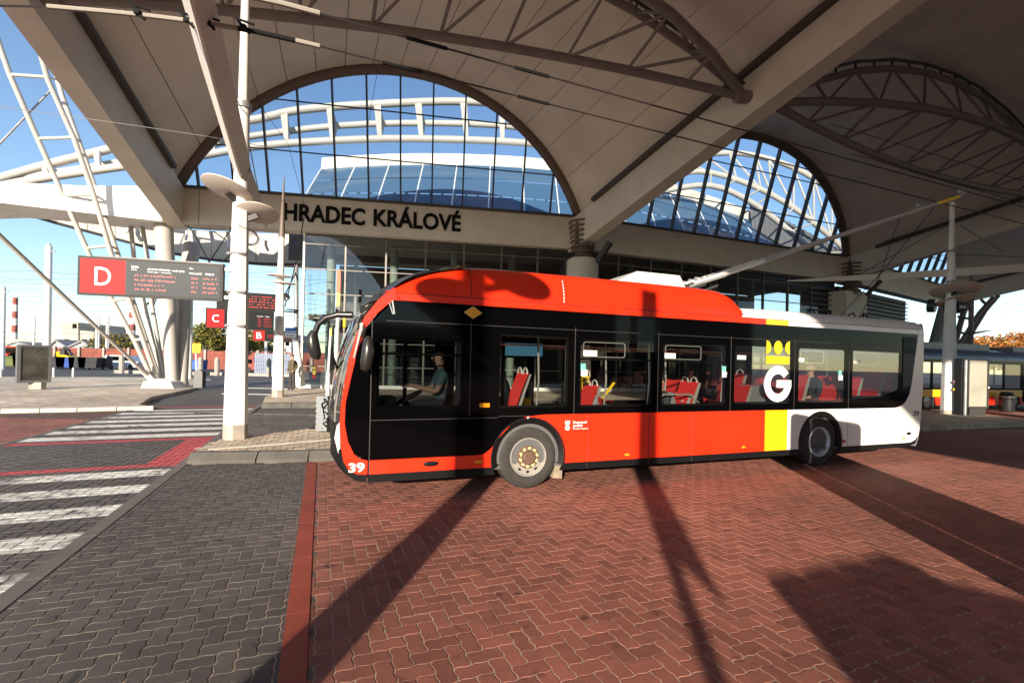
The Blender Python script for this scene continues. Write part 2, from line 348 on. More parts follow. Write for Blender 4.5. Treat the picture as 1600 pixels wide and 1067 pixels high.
def outline(kind, amp, inset):
    w, h = (2, 1) if kind == 'h' else (1, 2); P = []
    fr = (0.0, 0.25, 0.75) if amp else (0.0,)
    wv = lambda f: amp * sin(2 * pi * f)
    for i in range(w):
        for f in fr: P.append((i + f, wv(f)))
    for j in range(h):
        for f in fr: P.append((w + wv(f), j + f))
    for i in range(w):
        for f in fr: P.append((w - i - f, h + wv(1 - f) if f else h))
    for j in range(h):
        for f in fr: P.append((wv(1 - f) if f else 0, h - j - f))
    cx, cy = w / 2, h / 2; kx = 1 - 2 * inset / (w * U); ky = 1 - 2 * inset / (h * U)
    return [((x - cx) * kx * U, (y - cy) * ky * U) for x, y in P]
def paver_geo(kind, amp):
    top = outline(kind, amp, 0.0064); low = outline(kind, amp, 0.0042); n = len(top)
    rot = lambda p, z: (p[0] * E1.x + p[1] * E2.x, p[0] * E1.y + p[1] * E2.y, z)
    vv = [rot(p, 0.0) for p in top] + [rot(p, -0.009) for p in low]
    ff = [tuple(range(n))] + [(i + n, (i + 1) % n + n, (i + 1) % n, i) for i in range(n)]
    return vv, ff
def paver_mesh(kind, amp, material):
    vv, ff = paver_geo(kind, amp); me = bpy.data.meshes.new('paver'); me.from_pydata(vv, [], ff); me.materials.append(material); return me
def lay(name, test, material, z0, amp, ymax=15.0, limit=300):
    root = bpy.data.objects.new(name, None); COL.objects.link(root); root['kind'] = 'structure'
    geo = {k: paver_geo(k, amp) for k in 'hv'}; mesh = {k: paver_mesh(k, amp, material) for k in 'hv'}
    items = []
    n = int(24 / U)
    for j in range(int(-2 / U), int(20 / U)):
        for i in range(int(-22 / U), int(22 / U)):
            q = (i - j) % 4
            if q == 0: k, cx, cy = 'h', i + 1, j + 0.5
            elif q == 3: k, cx, cy = 'v', i + 0.5, j + 1
            else: continue
            x, y = st(cx * U, cy * U)[:2]
            if not (1.3 < y < ymax) or abs(x) > 1.2 * y + 1.0: continue
            if not inside((x, y), NEAR): continue
            if not test(x, y): continue
            px = to_px((x, y, z0)); vis = -10 < px[0] < 1610 and px[1] < 1075
            items.append((0 if vis else 1, x * x + y * y, k, x, y))
    items.sort(); rnd = random.Random(3)
    for q in items[:limit]:
        inst(mesh[q[2]], 'paver', root, (q[3], q[4], z0 + rnd.uniform(-0.0009, 0.0012)))
    rest = items[limit:]
    if rest:
        VV, FF = [], []; b = 0
        for _, _, k, x, y in rest:
            vv, ff = geo[k]; dz = z0 + rnd.uniform(-0.0009, 0.0012); tx, ty = rnd.gauss(0, 0.006), rnd.gauss(0, 0.006)
            VV += [(p[0] + x, p[1] + y, p[2] + dz + p[0] * tx + p[1] * ty) for p in vv]; FF += [tuple(a + b for a in f) for f in ff]; b += len(vv)
        me = bpy.data.meshes.new('paving'); me.from_pydata(VV, [], FF); me.materials.append(material)
        o = bpy.data.objects.new('paving', me); COL.objects.link(o); o.parent = root; o['kind'] = 'stuff'
    return root
lay('bus_lane', lambda x, y: region(x, y) == 'red', paver_red, 0.0, 0.062)
lay('parking_strip', lambda x, y: region(x, y) == 'dark', paver_dark, 0.0, 0.062)
lay('pedestrian_crossing', lambda x, y: region(x, y) == 'cross', paver_cross, 0.0, 0.05)
lay('side_lane', lambda x, y: region(x, y) == 'redl', paver_red, 0.0, 0.05, ymax=13.0)
# raised platforms
def inset(path, poly, w=0.2):
    out = []
    for i, a in enumerate(path):
        b = path[min(i + 1, len(path) - 1)]; c = path[max(i - 1, 0)]; d = V((b[0] - c[0], b[1] - c[1])).normalized(); out.append((a[0] - d.y * w, a[1] + d.x * w))
    return out + poly[len(path):]
structure(flat('platform_base', inset(KERB1, ISL1), 0.158, far_tan, 0.3))
lay('platform', lambda x, y: inside((x, y), ISL1) and x < 4 and not inside((x, y), [(-5.62, 7.9), (-4.52, 8.1), (-3.67, 8.28), (-2.85, 8.56), (0, 9.6), (0, 9.9), (-2.95, 8.84), (-3.77, 8.56), (-4.57, 8.39), (-5.67, 8.2)]), paver_tan, 0.17, 0.0)
structure(flat('platform_base', inset(KERB2, ISL2), 0.165, far_tan, 0.3))
structure(flat('pavement', inset(TANL[:5], TANL, 0.08), 0.10, far_tan, 0.3))
# kerbs: concrete blocks one metre long with a sloped face
def kerb(name, path, z, material, w=0.28, step=1.0, slope=0.05):
    root = bpy.data.objects.new(name, None); COL.objects.link(root); root['kind'] = 'structure'; ROOT[root.name] = M.Identity(4)
    for a, b in zip(path, path[1:]):
        a, b = V((*a, 0)), V((*b, 0)); L = (b - a).length; n = max(1, round(L / step)); d = (b - a) / n; nn = V((-d.y, d.x, 0)).normalized()
        for i in range(n):
            p = a + d * i + d * (0.012 / d.length); q = a + d * (i + 1) - d * (0.012 / d.length); m = MB()
            prof = [(0, -0.05), (0.0, z * 0.35), (slope, z - 0.015), (slope + 0.02, z + 0.004), (w, z + 0.004), (w, -0.05)]
            g = [[e + nn * x + V((0, 0, h)) for x, h in prof] for e in (p, q)]
            m.quads(g, True); m.face(g[0]); m.face(list(reversed(g[1]))); m.build('kerb_stone', material, root)
    return root
kerb('platform_kerb', KERB1[:5] + [(3, 10.68)], 0.17, mat('kerb_grey', (0.10, 0.092, 0.08), 0.85, var=0.25, scale=3, bump=0.3, bscale=40), slope=0.11)
kerb('platform_kerb', KERB2[:4], 0.17, MATS['kerb_grey'])
kerb('pavement_kerb', [(-20, 11.3), (-15.51, 13.82), (-13.9, 14.58), (-12.27, 15.63)], 0.12, mat('kerb_white', (0.55, 0.51, 0.44), 0.8, var=0.15, scale=2), w=0.16, slope=0.01)
# pale guiding line set in the platform
m_ = MB(); pth = [(-5.54, 8.36), (-4.95, 8.78), (-4.4, 9.2), (-3.75, 9.75), (-2.0, 10.8), (2, 12.4)]
for a, b in zip(pth, pth[1:]): m_.bar((*a, 0.172), (*b, 0.172), 0.13, 0.012)
structure(m_.build('platform_line', mat('line_white', (0.66, 0.60, 0.50), 0.8, var=0.15, scale=5)))
# flush edging slabs: grey band beside the crossing, red strip beside the lane
def edging(name, s0, s1, t0, t1, material, z, step=1.0):
    root = bpy.data.objects.new(name, None); COL.objects.link(root); root['kind'] = 'structure'; ROOT[root.name] = M.Identity(4)
    t = t0
    while t < t1 - 0.01:
        e = min(t + step, t1); m = MB(); a = 0.003
        P = [st(s0, t + a), st(s1, t + a), st(s1, e - a), st(s0, e - a)]
        m.face([p + V((0, 0, z)) for p in P])
        for i in range(4): p, q = P[i], P[(i + 1) % 4]; m.face([p + V((0, 0, -0.03)), q + V((0, 0, -0.03)), q + V((0, 0, z)), p + V((0, 0, z))])
        m.build('edging_slab', material, root); t = e
edging('grey_band', -2.25, -2.10, -1.0, 9.3, mat('band_grey', (0.15, 0.125, 0.115), 0.8, var=0.12, scale=3, bump=0.2, bscale=80), 0.006)
edging('grey_band', -2.25, -2.10, 9.3, 20.0, MATS['band_grey'], 0.006)
edging('grey_band', -5.95, -5.83, 4.0, 20.0, MATS['band_grey'], 0.006)
edging('red_strip', -0.195, -0.04, -1.3, 8.98, mat('strip_red', (0.27, 0.050, 0.028), 0.7, var=0.14, scale=3, bump=0.2, bscale=80), 0.006)
edging('red_strip', 0.62, 0.78, 12.4, 16.6, mat('strip_pink', (0.36, 0.07, 0.06), 0.7, var=0.14, scale=3), 0.006)
# road markings on the yard behind
m_ = MB()
for y, x0, x1 in ((27.5, -17.0, -9.5), (23.0, -14.6, -10.8), (36, -30, -24)): m_.bar((x0, y, -0.006), (x1, y + (x1 - x0) * 0.05, -0.006), 0.12, 0.012)
structure(m_.build('road_markings', white_print))
structure(flat('yard_paving', [S(-2.1, 20), S(9, 20), (4, 29), (-12, 45), (-26, 45), (-17, 24)], -0.012, far_dark))
# ================================================================== TROLLEYBUS (local axes: x rearwards from the front axle, y across from the near side, z up)
bus_red = mat('bus_red', (0.80, 0.028, 0.006), 0.3, coat=0.3, rvar=0.08, var=0.05, scale=1.7, detail=7)
bus_white = mat('bus_white', (0.80, 0.78, 0.74), 0.3, coat=0.3, var=0.06, scale=1.9, detail=7)
bus_yellow = mat('bus_yellow', (0.86, 0.47, 0.008), 0.28, coat=0.5)
bus_black = mat('bus_black_glass', (0.0015, 0.0015, 0.0018), 0.05, spec=0.14)
bus_trim = mat('bus_black_trim', (0.006, 0.006, 0.0065), 0.5, spec=0.2)
bus_roof = mat('bus_roof_grey', (0.35, 0.35, 0.34), 0.6)
tint = glass('bus_window_tint', (0.70, 0.72, 0.70), 0.38, 1.45)
tint_cab = glass('bus_cab_tint', (0.30, 0.32, 0.32), 0.4, 1.45)
screen_glass = glass('bus_windscreen', (0.45, 0.47, 0.47), 1.3, 1.5)
seat_red = mat('seat_red', (0.62, 0.03, 0.025), 0.55, var=0.08, scale=20)
seat_shell = mat('seat_shell_grey', (0.38, 0.40, 0.38), 0.4)
rail_steel = mat('handrail_steel', (0.75, 0.72, 0.66), 0.25, metal=0.7)
floor_grey = mat('bus_floor', (0.10, 0.10, 0.10), 0.7, var=0.1, scale=30)
inner_grey = mat('bus_lining', (0.32, 0.33, 0.32), 0.6)
tyre_mat = mat('tyre_rubber', (0.035, 0.031, 0.028), 0.8, var=0.25, scale=8, bump=0.25, bscale=50)
rim_mat = mat('rim_steel', (0.40, 0.38, 0.335), 0.4, metal=0.35, var=0.08, scale=10)
rim_dark = mat('rim_dark_steel', (0.16, 0.15, 0.15), 0.5, metal=0.3)  # plain darker steel tone
nut_yellow = mat('nut_marker_yellow', (0.80, 0.76, 0.30), 0.5)
hub_brown = mat('hub_rust', (0.13, 0.075, 0.05), 0.55, var=0.25, scale=20)
BYAW = R(19.74); BUS_O = V((0.286, 6.791, 0)); W_ = 2.55
bus = thing('trolleybus', 'red, white and yellow single-deck trolleybus with a black window band, raised poles and number 39', 'trolleybus', BUS_O, BYAW)
X3, Y3, Z3 = V((1, 0, 0)), V((0, 1, 0)), V((0, 0, 1))
def sidep(name, poly, material, y=0.0, th=0.03, holes=(), parent=bus, **k):
    m = MB(); m.prism(poly, (0, y, 0), X3, Z3, (0, th, 0), holes); return m.build(name, material, parent, local=True, **k)
FO = [(-2.3, 0.366), (-2.42, 0.375), (-2.53, 0.43), (-2.60, 0.56), (-2.63, 0.73), (-2.655, 1.04), (-2.65, 1.23), (-2.61, 1.56), (-2.56, 1.89), (-2.48, 2.19), (-2.38, 2.44), (-2.22, 2.67), (-2.12, 2.77), (-2.01, 2.86)]
FI = [(-2.3, 0.55), (-2.40, 0.58), (-2.47, 0.64), (-2.55, 0.81), (-2.595, 1.04), (-2.59, 1.31), (-2.53, 1.64), (-2.46, 1.98), (-2.35, 2.32), (-2.22, 2.50), (-2.08, 2.635), (-2.0, 2.69)]
archF = [(0.575 * cos(R(a)), 0.478 + 0.575 * sin(R(a))) for a in range(-11, 192, 7)]
archR = [(6.113 + 0.575 * cos(R(a)), 0.478 + 0.575 * sin(R(a))) for a in range(-11, 192, 7)]
# --- painted side
sidep('front_frame', FO + [(-1.96, 2.795), (-1.9, 2.69)] + FI[::-1], bus_red, label='red curved frame round the bus front')
sidep('side_panel', [(-2.275, 0.366), (-0.58, 0.366)] + archF[::-1][1:-1] + [(0.58, 0.366), (4.66, 0.366), (4.66, 1.113), (0.22, 1.113), (-0.06, 1.085), (-0.28, 0.99), (-0.47, 0.80), (-0.60, 0.63), (-0.70, 0.565), (-0.82, 0.55), (-2.275, 0.55)], bus_red, label='red lower side panel')
sidep('side_panel', [(4.662, 0.366), (5.218, 0.366), (5.218, 1.113), (4.662, 1.113)], bus_yellow, label='yellow stripe panel')
RB = [(9.01, 2.69), (8.97, 2.4), (8.92, 2.17), (8.83, 1.62), (8.76, 1.40), (8.67, 1.27), (8.56, 1.18), (8.43, 1.135), (8.28, 1.113)]
REAR = [(8.70, 0.366), (8.85, 0.375), (8.98, 0.42), (9.07, 0.51), (9.12, 0.65), (9.15, 0.85), (9.17, 1.06), (9.20, 1.6), (9.21, 2.18), (9.20, 2.69)]
sidep('side_panel', [(5.22, 0.366), (5.53, 0.366)] + archR[::-1][1:-1] + [(6.69, 0.366)] + REAR + RB + [(5.22, 1.113)], bus_white, label='white rear side panel')
sidep('side_rail', [(-1.96, 2.693), (4.64, 2.693), (4.64, 2.79), (-2.0, 2.79)], bus_red, label='red rail above the windows')
sidep('side_rail', [(4.642, 2.693), (5.198, 2.693), (5.198, 2.79), (4.642, 2.79)], bus_yellow, label='yellow stripe on the rail')
sidep('side_rail', [(5.2, 2.693), (9.2, 2.693), (9.19, 2.79), (5.2, 2.79)], bus_white, label='white rail above the rear windows')
sk = [(-2.29, 0.255), (-0.52, 0.255), (-0.575, 0.363), (-2.29, 0.363)]
sidep('skirt', sk, bus_trim, y=0.012); sidep('skirt', [(0.52, 0.255), (5.55, 0.255), (5.54, 0.363), (0.575, 0.363)], bus_trim, y=0.012)
sidep('skirt', [(6.66, 0.255), (8.6, 0.27), (9.0, 0.33), (9.08, 0.46), (8.98, 0.418), (8.85, 0.373), (8.7, 0.363), (6.69, 0.363)], bus_trim, y=0.012)
sidep('bumper_corner', [(-2.31, 0.262), (-2.44, 0.29), (-2.56, 0.38), (-2.645, 0.52), (-2.665, 0.70), (-2.635, 0.72), (-2.6, 0.55), (-2.53, 0.426), (-2.42, 0.371), (-2.31, 0.362)], bus_trim, y=0.01, th=0.3)
# --- black glazed band with its window openings
HOLES = [rrect(-2.20, -1.03, 1.24, 2.19, 0.06), rrect(-0.50, 0.63, 1.22, 2.31, 0.05), rrect(0.82, 2.20, 1.22, 2.28, 0.05), rrect(2.37, 3.73, 1.22, 2.28, 0.05), rrect(3.92, 5.28, 1.24, 2.28, 0.05), rrect(5.49, 6.75, 1.25, 2.28, 0.05),
         [(6.98, 1.31), (7.9, 1.36), (8.40, 1.50), (8.42, 2.27), (6.98, 2.28)]]
sidep('window_band', [(-2.275, 0.552), (-0.82, 0.552), (-0.70, 0.567), (-0.60, 0.632), (-0.47, 0.803), (-0.28, 0.993), (-0.06, 1.088), (0.22, 1.116), (8.28, 1.116)] + [(x - 0.004, z) for x, z in RB[::-1][1:]] + [(-1.995, 2.69), (-2.0, 2.655), (-2.08, 2.60), (-2.19, 2.48), (-2.275, 2.38)], bus_black, y=0.004, holes=HOLES)
for i, h in enumerate(HOLES):
    o = sidep('window', h, tint_cab if i == 0 else tint, y=0.012, th=0.0)
    x0, x1 = min(p[0] for p in h), max(p[0] for p in h); z0, z1 = min(p[1] for p in h), max(p[1] for p in h)
    m = MB(); e = 0.028
    if i not in (1,):
        m.prism(rrect(x0 - .01, x1 + .01, 1.955, 1.985, .005), (0, 0.016, 0), X3, Z3, (0, .02, 0))
    m.prism(rrect(x0 - .02, x1 + .02, z0 - .02, z1 + .02, .06), (0, 0.036, 0), X3, Z3, (0, .03, 0), [rrect(x0 + e, x1 - e, (z0 if i < 6 else 1.34) + e, z1 - e, .05)])
    m.build('window_frame', bus_trim, o, local=True)
    if i >= 2:   # sliding vent with pale edge
        m = MB(); hx = x0 + (x1 - x0) * (0.60 if i < 4 else 0.55)
        m.prism(rrect(x0 + .06, hx, 2.0, z1 - .04, .04), (0, 0.018, 0), X3, Z3, (0, .012, 0), [rrect(x0 + .072, hx - .012, 2.012, z1 - .052, .035)])
        m.build('vent_frame', rail_steel if i != 4 else bus_trim, o, local=True)
sidep('quarter_window', FI[2:9] + [(-2.30, 2.36), (-2.30, 0.57), (-2.40, 0.60)], bus_black, y=0.006)
sidep('rear_grille', [(8.50, 1.50), (8.80, 1.56), (8.90, 2.15), (8.95, 2.62), (8.50, 2.62)], bus_trim, y=-0.004, th=0.012)
m = MB()
for i in range(15): z = 1.60 + i * 0.046; m.bar((8.52, -0.006, z), (8.79 + (z - 1.6) * 0.13, -0.006, z), 0.012, 0.02)
for i in range(6): m.bar((8.55 + i * .06, -0.008, 2.36), (8.55 + i * .06, -0.008, 2.6), 0.02, 0.01, up=(0, 1, 0))
m.build('grille_slats', mat('grille_grey', (0.03, 0.03, 0.035), 0.4), bus, local=True)
# --- seams between panels
seam = mat('panel_seam', (0.02, 0.012, 0.01), 0.7)
m = MB()
for x, z0, z1 in ((0.73, 1.115, 2.45), (2.28, 1.115, 2.45), (3.83, 1.115, 2.45), (5.38, 1.115, 2.45), (6.87, 1.115, 2.45), (-0.93, 1.115, 2.45), (-2.28, 0.37, 2.5)): m.bar((x, 0.003, z0), (x, 0.003, z1), 0.012, 0.006, up=(0, 1, 0))
for x in (0.98, 2.12, 3.0): m.bar((x, -0.0005, 0.26), (x, -0.0005, 1.11), 0.009, 0.004, up=(0, 1, 0))
for x in (6.86, 7.9): m.bar((x, -0.0005, 0.37), (x, -0.0005, 1.11), 0.005, 0.003, up=(0, 1, 0))
for x0, x1, z in ((-2.27, -0.5, 1.08), (-0.5, 0.0, 1.10), (-2.1, 8.45, 2.41)): m.bar((x0, 0.003, z), (x1, 0.003, z), 0.006, 0.008)
m.build('seam', mat('window_gasket', (0.035, 0.033, 0.03), 0.5), bus, local=True)
# --- roof: front dome and red cowl, then the lower white roof
def roof_loft(name, stations, material, y0=0.0, label=None):
    m = MB(); g = []
    for x, top, zl in stations:
        h = top - zl; P = [(0.0, zl), (0.015, zl + h * .30), (0.05, zl + h * .62), (0.11, zl + h * .86), (0.20, zl + h * .97), (0.34, top), (0.8, top + .02), (1.275, top + .03)]
        P = P + [(W_ - a, b) for a, b in P[::-1][1:]]
        g.append([V((x, y0 + a, b)) for a, b in P])
    m.quads(g); m.face(g[0]); m.face(g[-1]); return m.build(name, material, bus, local=True, smooth=50, label=label)
TOP = [(-2.13, 2.80), (-2.01, 2.90), (-1.87, 2.985), (-1.72, 3.06), (-1.55, 3.13), (-1.37, 3.185), (-1.15, 3.235), (-0.96, 3.262), (-0.6, 3.285), (0.28, 3.29), (1.2, 3.295), (2.4, 3.295), (3.2, 3.29), (3.62, 3.27), (3.80, 3.225), (3.95, 3.15), (4.05, 3.05), (4.16, 2.94), (4.27, 2.83), (4.31, 2.80)]
roof_loft('roof_cowl', [(x, t, 2.792) for x, t in TOP], bus_red)
roof_loft('roof', [(4.05, 2.985, 2.792), (4.7, 3.0, 2.792), (7.0, 3.0, 2.792), (8.8, 3.0, 2.792), (9.1, 2.985, 2.792), (9.17, 2.94, 2.792)], bus_white, label='white rear roof')
m = MB()
for x in (-0.94, 2.3, 3.45):
    m.tube([(x, -0.001 + a, b) for a, b in ((0.0, 2.80), (0.012, 2.94), (0.047, 3.10), (0.108, 3.215), (0.2, 3.268), (0.33, 3.29))], 0.004, 5)
m.tube([(-2.0, -0.002, 2.792), (4.3, -0.002, 2.792), (9.1, -0.002, 2.792)], 0.005, 5)
m.build('roof_seam', seam, bus, local=True)
m = MB()
for k in range(7): f = k / 7; m.box((0.52, -0.003 + 0.1 * f * f, 2.84 + 0.36 * f), (0.012, 0.006, 0.035))
m.build('roof_rivet_line', white_print, bus, local=True)
# --- nose: windscreen and bumper bulge forward between the corner frames
XS = [(0.262, -2.31), (0.30, -2.44), (0.38, -2.56), (0.52, -2.64), (0.72, -2.635), (1.04, -2.655), (1.23, -2.65), (1.56, -2.61), (1.89, -2.56), (2.19, -2.48), (2.44, -2.38), (2.67, -2.22), (2.86, -2.01), (2.97, -1.87), (3.06, -1.72), (3.13, -1.55), (3.185, -1.37), (3.235, -1.15), (3.27, -0.9)]
def nose(zs, y0, y1, name, material, bul=0.25, off=0.0, n=16):
    m = MB(); g = []
    for z, x in XS:
        if not (zs[0] - 1e-6 <= z <= zs[1] + 1e-6): continue
        row = []
        for k in range(n + 1):
            y = y0 + (y1 - y0) * k / n; u = abs(2 * y / W_ - 1)
            row.append(V((x - bul * (1 - u ** 2.2) - off, y, z + (0.05 * (1 - u * u) if z > 2.8 else 0))))
        g.append(row)
    m.quads(g); return m.build(name, material, bus, local=True, smooth=60)
nose((0.262, 0.72), 0.0, W_, 'bumper', bus_trim, 0.16)
nose((0.72, 1.04), 0.0, W_, 'front_panel', bus_trim, 0.17)
nose((1.04, 2.67), 0.02, W_ - .02, 'windscreen', screen_glass, 0.18)
nose((2.67, 3.27), 0.0, W_, 'front_dome', mat('dome_dark', (0.02, 0.017, 0.016), 0.3, coat=0.3), 0.18, 0.012)
m = MB(); m.prism([(-2.665, 0.66), (-2.64, 0.66), (-2.65, 0.90), (-2.655, 1.06), (-2.69, 1.02), (-2.715, 0.86)], (0, 0.02, 0), X3, Z3, (0, 0.4, 0))
m.build('headlight', mat('headlight_lens', (0.75, 0.74, 0.70), 0.1, coat=0.5), bus, local=True, smooth=30)
m = MB(); m.bar((-2.76, 0.5, 1.9), (-2.55, 0.9, 1.15), 0.02, 0.02); m.bar((-2.80, 1.6, 1.9), (-2.72, 2.1, 1.15), 0.02, 0.02); m.build('wiper', bus_trim, bus, local=True)
m = MB(); m.box((-2.63, 0.18, 2.36), (0.03, 0.16, 0.12)); m.build('destination_sticker', yellow_paint, bus, local=True)
m = MB(); m.box((-2.4, 1.275, 2.5), (0.06, 1.7, 0.28)); m.build('destination_display', display_dark, bus, local=True)
# --- rear, far side, floor, ceiling
m = MB(); g = []
for z, x in [(0.28, 9.0), (0.46, 9.09), (0.65, 9.12), (1.06, 9.17), (2.18, 9.21), (2.79, 9.19), (2.93, 9.14)]:
    g.append([V((x + 0.08 * (1 - abs(2 * k / 8 - 1) ** 3), W_ * k / 8, z)) for k in range(9)])
m.quads(g); m.build('rear_panel', mat('rear_grey', (0.30, 0.31, 0.33), 0.35, coat=0.3), bus, local=True, smooth=40)
m = MB(); m.prism([(9.175, 2.2), (9.26, 2.2), (9.24, 2.75), (9.19, 2.78)], (0, 0.02, 0), X3, Z3, (0, .1, 0)); m.build('rear_corner_lamp', bus_trim, bus, local=True)
far_holes = [rrect(-2.1, -1.0, 0.42, 2.3, .05), rrect(-0.6, 0.9, 1.1, 2.28, .05), rrect(1.1, 2.45, 0.42, 2.3, .05), rrect(2.6, 3.9, 1.1, 2.28, .05), rrect(4.1, 5.4, 0.42, 2.3, .05), rrect(5.6, 6.9, 1.2, 2.28, .05), rrect(7.1, 8.5, 1.2, 2.28, .05)]
sidep('far_side_wall', [(-2.3, 0.3), (9.0, 0.3), (9.17, 1.0), (9.2, 2.79), (-2.05, 2.79), (-2.5, 2.1), (-2.6, 1.2), (-2.58, 0.6)], bus_trim, y=W_ - 0.04, th=0.04, holes=far_holes)
for h in far_holes: sidep('far_window', h, tint, y=W_ - 0.015, th=0.0)
m = MB()
for x in (-1.55, 1.775, 4.75): m.bar((x, W_ - 0.02, 0.42), (x, W_ - 0.02, 2.3), 0.07, 0.03, up=(0, 1, 0))
m.build('door_post', bus_trim, bus, local=True)
m = MB(); m.box((3.35, 1.275, 0.345), (11.4, 2.45, 0.05)); m.box((-1.6, 0.62, 0.62), (1.3, 1.1, 0.5)); m.box((6.9, 0.62, 0.66), (4.2, 1.1, 0.55)); m.box((6.9, 2.0, 0.66), (4.2, 0.9, 0.55)); m.box((0.0, 0.40, 0.7), (1.1, 0.72, 0.6)); m.build('bus_floor', floor_grey, bus, local=True)
m = MB(); m.box((3.4, 1.275, 2.42), (11.0, 2.40, 0.04)); m.build('ceiling', inner_grey, bus, local=True)
m = MB(); m.box((3.4, 1.275, 2.75), (11.2, 2.42, 0.05)); m.build('roof_deck', bus_trim, bus, local=True)
m = MB(); m.box((3.4, 0.9, 0.24), (10.6, 0.1, 0.2)); m.box((3.4, 1.7, 0.24), (10.6, 0.1, 0.2)); m.box((0, 1.27, 0.478), (.16, 2.0, .16)); m.box((6.113, 1.27, .478), (.3, 2.0, .3)); m.box((2.6, 1.27, .30), (3.0, 1.9, .16)); m.build('chassis', bus_trim, bus, local=True)
for cx in (0.0, 6.113):    # wheel housings
    m = MB(); g = [[V((cx + 0.60 * cos(R(a)), y, 0.478 + 0.60 * sin(R(a)))) for a in range(-15, 196, 15)] for y in (0.03, 0.75)]
    m.quads(g); m.face(g[1]); m.build('wheel_housing', bus_trim, bus, local=True)
    m = MB(); g = [[V((cx + r * cos(R(a)), y, 0.478 + r * sin(R(a)))) for a in range(-14, 195, 8)] for r, y in ((0.575, -0.004), (0.60, -0.004), (0.60, 0.05), (0.50, 0.05), (0.50, 0.03), (0.575, 0.0))]
    m.quads(g); m.build('wheel_arch_lip', bus_trim, bus, local=True, smooth=40)
m = MB(); m.prism([(0.44, 0.12), (0.60, 0.10), (0.60, 0.34), (0.50, 0.42)], (0, 0.10, 0), X3, Z3, (0, .3, 0)); m.build('mud_flap', mat('mudflap_tan', (0.28, 0.23, 0.17), 0.8, var=0.2, scale=10), bus, local=True)
# --- wheels
def wheel(cx, rear=False):
    t = MB(); y = 0.03
    t.lathe([(0.285, 0.02), (0.30, 0.0), (0.36, -0.012), (0.42, -0.008), (0.455, 0.012), (0.470, 0.03), (0.474, 0.05), (0.478, 0.13), (0.474, 0.24), (0.455, 0.275), (0.30, 0.28)], (cx, y, 0.478), (0, 1, 0), 48)
    wh = t.build('wheel', tyre_mat, bus, local=True, smooth=40)
    m = MB()
    for r, yy in ((0.40, -0.012), (0.335, -0.006)): m.tube([(cx + r * cos(a * pi / 18), y + yy, 0.478 + r * sin(a * pi / 18)) for a in range(36)], 0.003, 5, closed=True)
    m.build('sidewall_ring', tyre_mat, wh, local=True)
    r_ = MB()
    if not rear:
        r_.lathe([(0.292, -0.004), (0.285, -0.018), (0.272, -0.016), (0.262, 0.012), (0.255, 0.03)], (cx, y, 0.478), (0, 1, 0), 40)
        r_.build('rim', rim_mat, wh, local=True, smooth=35)
        d = MB(); holes = [[(cx + 0.222 * cos(R(a)) + 0.030 * (cos(q) * cos(R(a)) * .62 - sin(q) * sin(R(a))), 0.478 + 0.222 * sin(R(a)) + 0.030 * (cos(q) * sin(R(a)) * .62 + sin(q) * cos(R(a)))) for q in [2 * pi * k / 10 for k in range(10)]] for a in range(18, 378, 36)]
        d.prism(circ(cx, 0.478, 0.262, 40), (0, y + 0.012, 0), X3, Z3, (0, 0.008, 0), holes); d.build('wheel_disc', rim_mat, wh, local=True, smooth=35)
        m = MB(); m.lathe([(0.26, 0.0), (0.0, 0.0)], (cx, y + .05, 0.478), (0, 1, 0), 24); m.build('wheel_back', bus_trim, wh, local=True)
        h = MB(); h.lathe([(0.175, 0.012), (0.168, -0.005), (0.10, -0.008), (0.098, -0.05), (0.085, -0.062), (0.0, -0.062)], (cx, y, 0.478), (0, 1, 0), 28); h.build('hub', hub_brown, wh, local=True, smooth=30)
        for k in range(10):
            a = 2 * pi * k / 10 + .2; c = V((cx + 0.137 * cos(a), y - 0.02, 0.478 + 0.137 * sin(a))); q = MB()
            q.lathe([(0.0, -0.016), (0.016, -0.014), (0.020, 0.0), (0.020, 0.018)], c, (0, 1, 0), 8)
            tn = V((cos(a + 1.9), 0, sin(a + 1.9))); q.bar(c + tn * .012, c + tn * .036, 0.022, 0.012, 0.006, 0.01, up=(0, 1, 0)); q.build('nut_marker', nut_yellow, wh, local=True, smooth=30)
    else:
        r_.lathe([(0.292, -0.004), (0.285, -0.016), (0.270, -0.010), (0.262, 0.03), (0.238, 0.06), (0.230, 0.14), (0.205, 0.15), (0.13, 0.16), (0.128, 0.11), (0.0, 0.10)], (cx, y, 0.478), (0, 1, 0), 40)
        r_.build('rim', mat('rim_grey', (0.55, 0.55, 0.56), 0.4, metal=0.1), wh, local=True, smooth=30)
        for k in range(8):
            a = 2 * pi * k / 8; q = MB(); q.lathe([(0.0, -0.004), (0.026, 0.0), (0.026, .01)], (cx + 0.185 * cos(a), y + .148, 0.478 + 0.185 * sin(a)), (0, 1, 0), 10); q.build('hand_hole', bus_trim, wh, local=True)
        for k in range(10):
            a = 2 * pi * k / 10; q = MB(); q.lathe([(0.0, -0.02), (0.016, -0.014), (0.018, 0.012)], (cx + 0.15 * cos(a), y + .14, 0.478 + 0.15 * sin(a)), (0, 1, 0), 7); q.build('nut_marker', mat('nut_green', (0.45, 0.55, 0.05), 0.5) if k == 0 else MATS['nut_green'], wh, local=True)
    # opposite wheel
    b = MB(); b.lathe([(0.0, 0.02), (0.28, 0.0), (0.455, 0.012), (0.478, 0.05), (0.478, 0.24), (0.3, 0.28), (0.0, 0.28)], (cx, W_ - 0.31, 0.478), (0, 1, 0), 32); b.build('wheel', tyre_mat, bus, local=True, smooth=40)
wheel(0.0); wheel(6.113, True)
